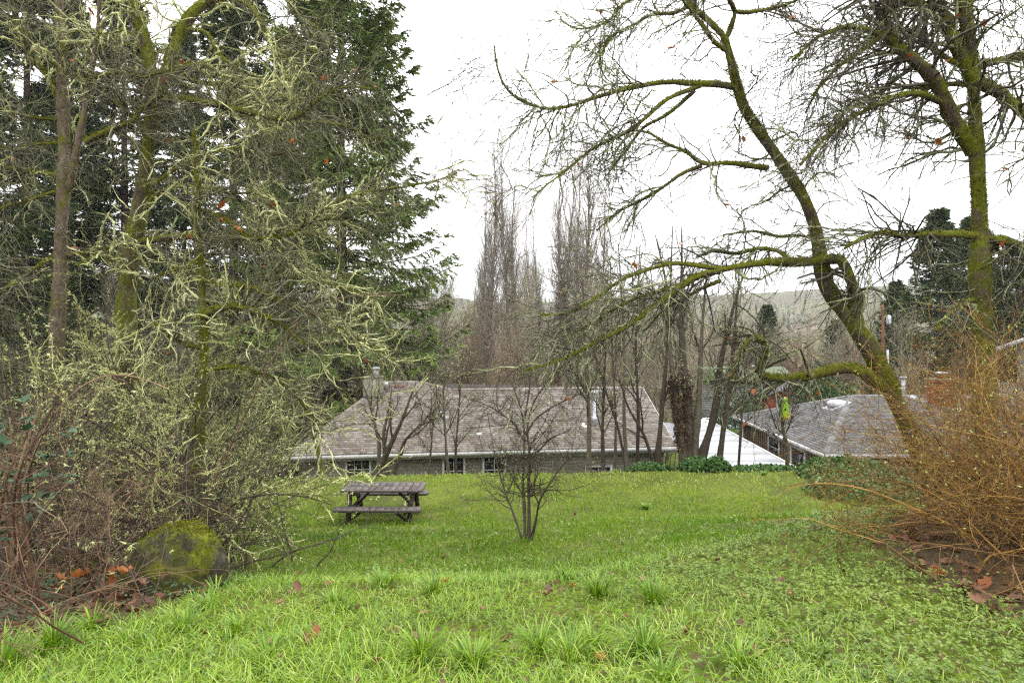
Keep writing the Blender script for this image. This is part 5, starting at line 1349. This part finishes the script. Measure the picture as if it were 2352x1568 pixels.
lawn_tree()

# ------------------------------------------------------------------ lichen grown shrubs of the left thicket
def shrub(name, label, x, y, nst, L_, el, arch, n2, n3, n4, nl, mat, lmat, group, r0=.016, L2=(.4, 1.1), L3=(.18, .5), lsz=.045, dirb=(0, 0, 0), bud=0, spread=.35, lthr=.43, wig=.12, lw=.0062, t2=(.2, 1)):
    c = G(x, y); root = thing(name, label, 'shrub', c, 0, group)
    b0 = c + np.stack([rng.normal(0, spread, nst), rng.normal(0, spread, nst), np.zeros(nst)], 1); b0[:, 2] = ground_z(b0[:, 0], b0[:, 1]) - .08
    az = rng.uniform(0, 2*math.pi, nst); e = np.radians(rng.uniform(el[0], el[1], nst))
    d = nrm(np.stack([np.cos(e)*np.cos(az), np.cos(e)*np.sin(az), np.sin(e)], 1) + np.array(dirb, float))
    K = 12; ln = rng.uniform(L_[0], L_[1], nst); p = np.empty((nst, K, 3)); p[:, 0] = b0; q = b0
    for k in range(1, K):
        d = nrm(d + rng.normal(0, wig, (nst, 3)) + np.array([0, 0, -arch])*(k/K)*2); q = q + d*(ln/(K-1))[:, None]
        fl = ground_z(q[:, 0], q[:, 1]) + .06; q[:, 2] = np.maximum(q[:, 2], fl); p[:, k] = q
    r = (r0*rng.uniform(.5, 1.2, nst))[:, None]*np.linspace(1, .22, K)[None]
    for k in range(min(nst, 60)):
        pass
    s2, r2 = grow(p, r, n2, t2, L2, 7, (20, 60), .2, (dirb[0]*.05, 0, -arch*.5), .55, .0028, .35)
    s3, r3 = grow(s2, r2, n3, (.1, 1), L3, 4, (20, 65), .22, (0, 0, -.02), .6, .0022, .5)
    s4, r4 = grow(s3, r3, n4, (.1, 1), (.05, .2), 2, (20, 65), .2, (0, 0, 0), .6, .0018, .6)
    V, Q, v = tubes(p, r, 5, rough=.08); mk('stem', V, Q, mat, root, v, True, org=c)
    V, Fs, v = join([tubes(s2, r2, 4), tubes(s3, r3, 3), tubes(s4, r4, 3)]); mk('crown', V, Fs, mat, root, v, org=c)
    if nl:
        k3 = rng.choice(len(s3), int(len(s3)*.4), replace=False); k2 = rng.choice(len(s2), int(len(s2)*.6), replace=False)
        pos, tn, rr = sample_on(s3[k3], r3[k3], int(nl*.35)); p2, t2, rr2 = sample_on(s2[k2], r2[k2], int(nl*.3)); pos = np.concatenate([pos, p2])
        pos = pos[fbm(pos[:, 0]+pos[:, 1]*.6, pos[:, 2], 1.1, 5, 4) > lthr]
        if nl > 3000: V, Fs, v = join([sleeve(s2[k2], r2[k2], 11, .009, 3, .42), sleeve(s3[k3], r3[k3], 6, .006, 3, .42)]); mk('lichen', V, Fs, lmat, root, v, org=c)
        V, T, v = tufts(pos + rng.normal(0, .008, pos.shape), 4, lsz*rng.uniform(.4, 1.15, len(pos)), lw*.85, (0, 0, -.25), v=np.clip(fbm(pos[:, 0], pos[:, 2]+pos[:, 1], 1.2, 3, 3)*1.3-.15+rng.normal(0, .15, len(pos)), 0, 1)); mk('lichen', V, T, lmat, root, v, org=c)
    if bud:
        k = rng.choice(len(s4), bud); V, T, v = leaves(s4[k, -1], nrm(s4[k, -1]-s4[k, 0]) + (0, 0, .4), rng.standard_normal((bud, 3)), rng.uniform(.018, .035, bud), .012); mk('bud', V, T, m_bud, root, v, org=c)
    return root
gs = 'lichen grown shrubs of the left thicket'
for x, y, L_, n3, nl, db, lab in (
    (-4.5, 7.9, (2.0, 3.9), 1500, 15000, (.15, 0, .05), 'lichen grown shrub drooping to the lawn left of the picnic table'),
    (-5.5, 8.8, (3.0, 4.8), 1500, 15000, (.16, 0, .2), 'tall lichen grown shrub in the middle of the left thicket'),
    (-6.3, 7.9, (2.6, 4.2), 1400, 13000, (0, 0, .1), 'lichen grown shrub below the dark oak stem'),
    (-6.4, 11.0, (3.0, 4.6), 1200, 11000, (.15, 0, .1), 'lichen grown shrub at the back of the thicket by the house end'),
    (-8.2, 9.6, (2.8, 4.4), 1200, 11000, (0, 0, .1), 'lichen grown shrub around the slender oak foot'),
    (-10.3, 11.5, (3.0, 5.0), 700, 7000, (.1, 0, .1), 'lichen grown shrub at the far left edge'),
    (-7.2, 13.5, (3.2, 5.2), 700, 7000, (.1, 0, .2), 'tall lichen grown shrub behind the slender oak')):
    shrub('lichen_shrub', lab, x, y, 26, L_, (38, 88), .05, 170, n3, 2600, int(nl*.9), m_twig if nl > 12000 else m_twiglich, m_lichen3, gs, .022, dirb=db, bud=500, lsz=.036)
# bare shade twigs at the foot of the thicket
shrub('bare_shrub', 'dark leafless shrub stems behind the mossy boulder', -3.9, 6.9, 34, (.9, 2.2), (30, 85), .06, 170, 700, 1400, 2200, m_twig, m_lichen, gs, .014, dirb=(.25, 0, 0), spread=.5)
shrub('bare_shrub', 'dark leafless stems at the left behind the brambles', -5.0, 6.3, 34, (1.0, 2.4), (35, 85), .05, 170, 700, 1400, 2600, m_twig, m_lichen, gs, .014, spread=.6)

# ------------------------------------------------------------------ ochre twiggy shrubs on the right
go_ = 'ochre twigged shrubs on the right'
for x, y, L_, nst, db, lab in ((5.0, 5.4, (.9, 2.0), 70, (-.12, 0, .10), 'ochre twigged shrub arching over dead leaves at the right'),
                               (5.7, 6.0, (1.2, 2.5), 64, (-.05, 0, .15), 'taller ochre twigged shrub before the upright oak'),
                               (4.55, 4.2, (1.0, 1.9), 46, (.05, 0, .0), 'ochre twigged shrub nearest the camera at the right edge'),
                               (6.3, 7.6, (1.0, 2.0), 46, (-.05, 0, .2), 'ochre twigged shrub at the foot of the leaning oak')):
    shrub('ochre_shrub', lab, x, y, nst, L_, (15, 80),   .07, 340, 1300, 3000, 250, m_orange, m_lichen, go_, .012, L2=(.4, 1.2), L3=(.15, .5), dirb=db, bud=1500, spread=.42, lthr=.6, wig=.10)

# ------------------------------------------------------------------ brambles at the left front
def brambles():
    gbr = 'bramble canes at the left front'
    for x, y, nst, db, lab in ((-3.9, 4.5, 32, (.1, 0, 0), 'red brown bramble canes arching left of the boulder'), (-3.4, 3.8, 20, (-.05, 0, 0), 'bramble canes over dead leaves at the left front edge'), (-4.6, 5.6, 28, (.15, 0, .1), 'tall bramble canes behind the left front leaves')):
        shrub('bramble', lab, x, y, nst, (.8, 2.3), (20, 80), .10, 110, 260, 300, 0, m_cane, m_lichen, gbr, .0055, L2=(.3, .9), L3=(.1, .35), dirb=db, spread=.5, wig=.10)
    # one with evergreen leaves at the left edge
    c = G(-3.75, 4.15); root = thing('bramble', 'bramble with dark green leaves at the left edge', 'shrub', c, 0, gbr)
    tp = []; tr = []
    for k in range(9):
        p, r = trace([(rng.uniform(-40, 120), 1420), (rng.uniform(-20, 80), 1250), (rng.uniform(-30, 70), 1090), (rng.uniform(-10, 130), rng.uniform(930, 1010))], 4.15 + rng.uniform(-.2, .5), 4.0 + rng.uniform(-.3, .5), 12, 7, 3); tp.append(p); tr.append(r)
    tp = np.array(tp); tr = np.array(tr); V, Q, v = tubes(tp, tr, 5); mk('cane', V, Q, m_cane, root, v, True, org=c)
    s, r = grow(tp, tr, 60, (.35, 1), (.12, .35), 4, (40, 80), .1, (0, 0, .05), .5, .002, .5); V, Q, v = tubes(s, r, 3); mk('stalk', V, Q, m_cane, root, v, org=c)
    for k in range(len(s)):
        e = s[k, -1]; d0 = nrm(s[k, -1]-s[k, -2])
        for j in range(3):
            sd = nrm(np.cross(d0, (0, 0, 1))); dd = nrm(d0*.7 + sd*(j-1)*.9 + rng.normal(0, .15, 3) + (0, 0, -.15)); L_ = rng.uniform(.05, .085)
            V, T, v = leaves(e[None], dd[None], (np.array([0, 0, 1.]) + rng.normal(0, .35, 3))[None], L_, L_*.75, np.array([rng.random()]), .12, .1); mk('leaf', V, T, m_bramble, root, v, org=c)
brambles()

# one long arching cane and loose sprays over the thicket
def long_cane(name, label, pts, Z0, Z1, w):
    p, r = trace(pts, Z0, Z1, 24, w, 2.5, .1); loc = G(p[0][0], p[0][1]); p[0][2] = loc[2]-.05
    root = thing(name, label, 'shrub', loc, 0, 'bramble canes at the left front'); V, Q, v = tubes(p[None], r[None], 5); mk('cane', V, Q, m_cane, root, v, True, org=loc)
    s, rr = grow(p[None], r[None], 26, (.2, 1), (.08, .3), 4, (30, 70), .15, (0, 0, .05), .5, .002, .5); V, Q, v = tubes(s, rr, 3); mk('side_shoot', V, Q, m_cane, root, v, org=loc)
long_cane('bramble_cane', 'long reddish cane arching up and right before the tall fir', [(420,1290),(480,1130),(560,960),(620,830),(680,740),(760,680),(850,676),(930,678)], 6.6, 7.4, 5)
long_cane('bramble_cane', 'long reddish cane arching flat across the middle of the left thicket', [(20,1260),(60,1080),(120,950),(190,880),(260,855),(330,868),(390,895)], 5.6, 6.0, 5)

# ------------------------------------------------------------------ lime bird feeder
fz = 8.45; fp = P(1803, 962, fz); ft = P(1803, 912, fz)
fd = thing('bird_feeder', 'lime green tube bird feeder hanging below the mossy branch', 'bird feeder', fp)
h = ft[2]-fp[2]
mb = MB(); mb.lathe((0,0,.05), [(.054,0),(.056,.02),(.056,h-.09),(.050,h-.07),(.012,h-.05)], 18); mb.build('tube', m_feeder, fd, True)
mb = MB(); mb.lathe((0,0,0), [(.02,-.02),(.03,.0),(.035,.015),(.068,.025),(.070,.045),(.055,.049)], 18); mb.build('tray', m_yellow, fd)
for a in (-1.9, 1.2, 3.0):
    mb = MB(); mb.lathe((0,0,0), [(.014,0),(.014,.012)], 10); q = mb.build('feeding_port', m_black, fd); q.rotation_euler = (math.pi/2, 0, a + math.pi/2); q.location = (.052*math.cos(a), .052*math.sin(a), .15)
mb = MB(); mb.bar((0,0,h), (0,0,h+.34), .004, .004); mb.build('wire', m_black, fd)

# ------------------------------------------------------------------ grass
def lawn_ok(x, y, soft=.6):
    return rng.random(len(x)) > soil(x, y)**.7 * (1 - .22*(y > 5.8)*(x < 0))
def cover_zone(x, y):
    e = np.interp(y, [2, 3, 4, 5, 6, 8, 10, 12.5], [1.5, 1.15, .75, .45, 1.4, 3.2, 4.6, 6.2])
    return np.clip((x - e + 1.2*(fbm(x, y, .9, 21, 3)-.5))/.9, 0, 1) * np.clip((12.6-y)/2, 0, 1)
def gdir(n, lean):
    a = rng.uniform(0, 2*math.pi, n); return np.stack([np.cos(a)*lean, np.sin(a)*lean, np.ones(n)], 1)
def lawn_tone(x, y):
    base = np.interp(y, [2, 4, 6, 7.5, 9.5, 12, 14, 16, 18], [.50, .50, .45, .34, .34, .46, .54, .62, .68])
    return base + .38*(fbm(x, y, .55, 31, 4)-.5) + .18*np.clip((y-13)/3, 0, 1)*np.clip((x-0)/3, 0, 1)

# near lawn
n = 105000; y = 2.05*(9.2/2.05)**rng.random(n); x = rng.uniform(-1, 1, n)*(.97*y+1.2)
k = lawn_ok(x, y) & (rng.random(n) > .72*cover_zone(x, y)) & (rng.random(n) < np.clip(2.6*fbm(x, y, 1.5, 41, 4) - .55, .06, 1)) & (rng.random(n) < np.clip((9.2 - y)/2.6, 0, 1))
x, y = x[k], y[k]; n = len(x)
cl = fbm(x, y, 1.6, 51, 3)
ln = rng.uniform(.045, .13, n)*(.45 + 1.5*cl)*np.interp(y, [2, 4, 6, 7.4], [1.15, 1.0, .9, .8]); pos = np.stack([x, y, ground_z(x, y)-.01], 1)
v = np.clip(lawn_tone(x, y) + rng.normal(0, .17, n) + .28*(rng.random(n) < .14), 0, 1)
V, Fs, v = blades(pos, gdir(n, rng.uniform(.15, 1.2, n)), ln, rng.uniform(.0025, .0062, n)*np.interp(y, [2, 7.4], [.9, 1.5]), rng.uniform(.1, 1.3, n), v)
mk('grass', V, Fs, m_grass, None, v, props={'kind': 'stuff', 'label': 'long spring grass of the near lawn', 'category': 'grass'})
# far lawn
n = 105000; y = 5.6*(19.6/5.6)**rng.random(n); x = rng.uniform(-1, 1, n)*(.97*y+1.0)
k = lawn_ok(x, y) & (rng.random(n) > .6*cover_zone(x, y)) & (rng.random(n) < np.clip(2.4*fbm(x, y, 1.1, 43, 4) - .45, .08, 1)) & (rng.random(n) < np.clip((y - 5.6)/2.4, 0, 1))
x, y = x[k], y[k]; n = len(x)
ln = rng.uniform(.04, .10, n)*(.5 + 1.3*fbm(x, y, .9, 52, 3)) + .10*(rng.random(n) < .05)
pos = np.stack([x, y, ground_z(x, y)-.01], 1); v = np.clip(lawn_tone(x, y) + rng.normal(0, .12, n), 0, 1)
d = nrm(gdir(n, rng.uniform(.1, .9, n))); a = rng.uniform(0, 6.28, n); s_ = np.stack([np.cos(a), np.sin(a), 0*a], 1)*(rng.uniform(.0035, .007, n)*y/7)[:, None]
mid = pos + d*ln[:, None]*.55; tip = mid + (d + np.stack([rng.normal(0, .5, n), rng.normal(0, .5, n), -.2+0*a], 1))*ln[:, None]*.5
V = np.stack([pos-s_, pos+s_, mid+s_*.8, mid-s_*.8, tip], 1).reshape(-1, 3); b = np.arange(n)[:, None]*5
mk('grass', V, [b + np.array([[0, 1, 2, 3]]), b + np.array([[3, 2, 4]])], m_grass, None, np.repeat(v, 5), props={'kind': 'stuff', 'label': 'short grass of the lawn out to its brow', 'category': 'grass'})

# separate tussocks of coarse grass
def tussock(px, py, Y, nbl, L_, label):
    px += rng.uniform(-45, 45); Y *= rng.uniform(.94, 1.06); nbl = int(nbl*rng.uniform(.45, 1.25)); L_ *= rng.uniform(.7, 1.1)
    x = (px-1176)/F*Y; c = G(x, Y); a = rng.uniform(0, 2*math.pi, nbl); q = rng.random(nbl)**.7
    pos = np.stack([x + .07*q*np.cos(a), Y + .07*q*np.sin(a), np.full(nbl, c[2]-.01)], 1)
    lean = rng.uniform(.05, .75, nbl)*(.4+q); d = np.stack([np.cos(a)*lean, np.sin(a)*lean, np.ones(nbl)], 1)
    V, Fs, v = blades(pos, d, rng.uniform(.55, 1.1, nbl)*L_, rng.uniform(.005, .0105, nbl)*max(1, Y/4), rng.uniform(.15, .9, nbl), np.clip(rng.normal(.40, .18, nbl), 0, 1))
    o = mk('grass_tussock', V, Fs, m_grass, None, v, org=c); tag(o, label, 'grass', 'coarse grass tussocks on the near lawn'); o['kind'] = 'stuff'
Yof = lambda py: float(np.interp((py-784)/F, (_D[3:16]/_Y[3:16])[::-1], _Y[3:16][::-1]))
for k, (px, py, nb_, L_) in enumerate([(100,1520,120,.26),(30,1545,90,.28),(210,1470,90,.24),(385,1440,110,.28),(480,1415,60,.22),(330,1500,70,.24),(560,1480,60,.2),(735,1395,110,.24),(800,1430,50,.2),(905,1340,60,.22),(1010,1370,80,.26),(1075,1355,60,.22),
      (1100,1545,110,.28),(930,1550,100,.26),(1270,1540,120,.3),(1200,1500,70,.24),(1330,1490,70,.26),(1380,1380,80,.24),(1480,1400,90,.24),(1300,1350,80,.22),(1520,1545,110,.28),(1560,1555,60,.24),(1700,1555,60,.2),(640,1540,70,.24),(600,1270,50,.22),(1500,1185,60,.2),(1290,1085,50,.22),(1455,1080,40,.2),(860,1090,50,.24),(1770,1110,40,.2),(1340,1330,50,.2),(510,1360,50,.24),(1880,1560,50,.2)]):
    tussock(px, py, Yof(py), int(nb_*1.1), L_*1.0, 'coarse green grass tussock with arching blades on the lawn')

# small leaved ground cover on the right
n = 12500; y = 2.1*(11.5/2.1)**rng.random(n); x = rng.uniform(-.6, 1, n)*(.97*y+1.0)
k = (rng.random(n) < np.maximum(cover_zone(x, y), .10)) & (soil(x, y) < .75*rng.random(n)+.25); x, y = x[k], y[k]; n = len(x)
hh = rng.uniform(.02, .09, n)*(.5+fbm(x, y, 2, 61, 3)); P0 = []; D0 = []; N0 = []; L0 = []; VV = []
tone = np.clip(fbm(x, y, 1.2, 62, 3)*1.1 - .05, 0, 1)
for tier in range(2):
    a = rng.uniform(0, 6.28, n)
    for j in range(4):
        aj = a + j*math.pi/2 + rng.normal(0, .2, n)
        P0.append(np.stack([x + rng.normal(0, .008, n), y + rng.normal(0, .008, n), ground_z(x, y) + hh*(1 - .5*tier) + .01], 1)); D0.append(np.stack([np.cos(aj), np.sin(aj), rng.normal(.1, .3, n)], 1)); N0.append(np.stack([rng.normal(0, .3, n), rng.normal(0, .3, n), np.ones(n)], 1))
        L0.append(rng.uniform(.010, .026, n)*(1+.25*tier)*np.interp(y, [2, 6, 11], [1, 1.25, 1.8])); VV.append(np.clip(tone + rng.normal(0, .16, n), 0, 1))
L0 = np.concatenate(L0); V, T, v = leaflets(np.concatenate(P0), np.concatenate(D0), np.concatenate(N0), L0, L0*.85, np.concatenate(VV), .12)
mk('ground_cover', V, T, m_cover, None, v, props={'kind': 'stuff', 'label': 'small leaved green ground cover on the right of the lawn', 'category': 'ground cover'})

# dead leaves under the shrubs and scattered on the lawn
n = 9500; y = 2.3*(18/2.3)**rng.random(n); x = rng.uniform(-1, 1, n)*(1.0*y+1.0)
k = rng.random(n) < np.maximum(soil(x, y), .035 + .05*(fbm(x, y, .8, 71, 3) > .6)); x, y = x[k], y[k]; n = len(x)
pos = np.stack([x, y, ground_z(x, y) + rng.uniform(.0, .05, n)], 1)
V, T, v = litter(pos, rng.uniform(.045, .11, n)*np.where(soil(x, y) > .4, 1, .75), np.clip(rng.normal(.42, .26, n), 0, 1)); mk('leaf_litter', V, T, m_oakleaf, None, v, props={'kind': 'stuff', 'label': 'brown dead oak leaves under the shrubs and through the grass', 'category': 'leaves'})
for k, (px, py) in enumerate([(720,1500),(735,1480),(705,1520),(1060,1385),(1245,1385),(1265,1378),(1285,1382),(1310,1360),(1815,1405),(1720,1525),(1745,1535),(1790,1520),(690,1370),(750,1345),(1005,1352),(410,1305),(440,1315),(330,1265),(300,1300),(360,1330),(1930,1250),(1470,1365),(990,1190),(680,1320),(650,1395),(1175,1485),(930,1470),(1590,1490),(1360,1530),(860,1560)]):
    Y = Yof(py); x_ = (px-1176)/F*Y; o = put_leaf((rust_leaves if k % 7 == 0 else brown_leaves)[k % 5], 'fallen_leaf', G(x_, Y, .035), rng.uniform(.07, .11), (rng.uniform(-.6, .6), rng.uniform(-.6, .6), rng.uniform(0, 6.3)))
    tag(o, 'curled brown oak leaf lying in the grass', 'leaf', 'single dead oak leaves on the lawn')
for k in range(34):
    if k < 24: x_, Y = rng.uniform(-3.75, -2.75), rng.uniform(4.3, 5.0)
    else: x_, Y = rng.uniform(3.1, 3.9), rng.uniform(3.6, 5.6)
    o = put_leaf((rust_leaves if k % 2 else brown_leaves)[k % 5], 'fallen_leaf', G(x_, Y, rng.uniform(.05, .22) if k < 24 else .06), rng.uniform(.09, .13), (rng.uniform(-1, 1), rng.uniform(-1, 1), rng.uniform(0, 6.3)))
    tag(o, 'curled rust oak leaf heaped beside the mossy boulder' if k < 24 else 'curled rust oak leaf under the ochre shrub', 'leaf', 'dead oak leaves by the boulder' if k < 24 else 'dead oak leaves under the ochre shrub')
# ivy and small evergreen leaves creeping under the left brambles
n = 5000; y = 3.2*(6.2/3.2)**rng.random(n); x = left_edge(y) + .15 - rng.random(n)**.8*2.6
k = fbm(x, y, 1.6, 81, 3) > .42; x, y = x[k], y[k]; n = len(x)
pos = np.stack([x, y, ground_z(x, y) + rng.uniform(.01, .14, n)], 1); V, T, v = leaflets(pos, rng.standard_normal((n, 3))*[1, 1, .3], rng.normal(0, .4, (n, 3)) + (0, 0, 1), rng.uniform(.018, .04, n), rng.uniform(.012, .026, n))
mk('creeping_ivy', V, T, m_bramble, None, v, props={'kind': 'stuff', 'label': 'small dark evergreen leaves creeping under the brambles', 'category': 'ground cover'})
# sticks on the litter
n = 260; y = rng.uniform(3.0, 6.5, n); left = rng.random(n) < .5; x = np.where(left, left_edge(y) - rng.random(n)*1.8, right_edge(y) + rng.random(n)*1.6)
p0 = np.stack([x, y, ground_z(x, y) + .03], 1); d = rng.standard_normal((n, 3)); d[:, 2] = np.abs(d[:, 2])*.25; p1 = p0 + nrm(d)*rng.uniform(.15, .6, (n, 1))
V, Q, v = tubes(np.stack([p0, (p0+p1)/2 + rng.normal(0, .02, p0.shape), p1], 1), np.full((n, 3), .003), 3); mk('fallen_sticks', V, Q, m_cane, None, v, props={'kind': 'stuff', 'label': 'thin dead sticks lying among the leaves', 'category': 'sticks'})

# ------------------------------------------------------------------ damp air over the valley
m, nn_, ll_, b_ = newmat('valley_haze'); nn_.remove(b_)
pv = nn_.new('ShaderNodeVolumePrincipled'); pv.inputs['Color'].default_value = (.86, .92, 1, 1); pv.inputs['Density'].default_value = .00022; pv.inputs['Anisotropy'].default_value = .2
ll_.new(pv.outputs[0], nn_['Material Output'].inputs['Volume'])
mb = MB(); zlo = float(GZ.min()) - 1.0; zhi = max(float(GZ.max()) + 26, CZ + 40); mb.box((-1605, -16, zlo), (1605, 1305, zhi)); hz_ = mb.build('haze', m, None, props={'kind': 'stuff', 'label': 'damp grey haze over the valley', 'category': 'haze'})
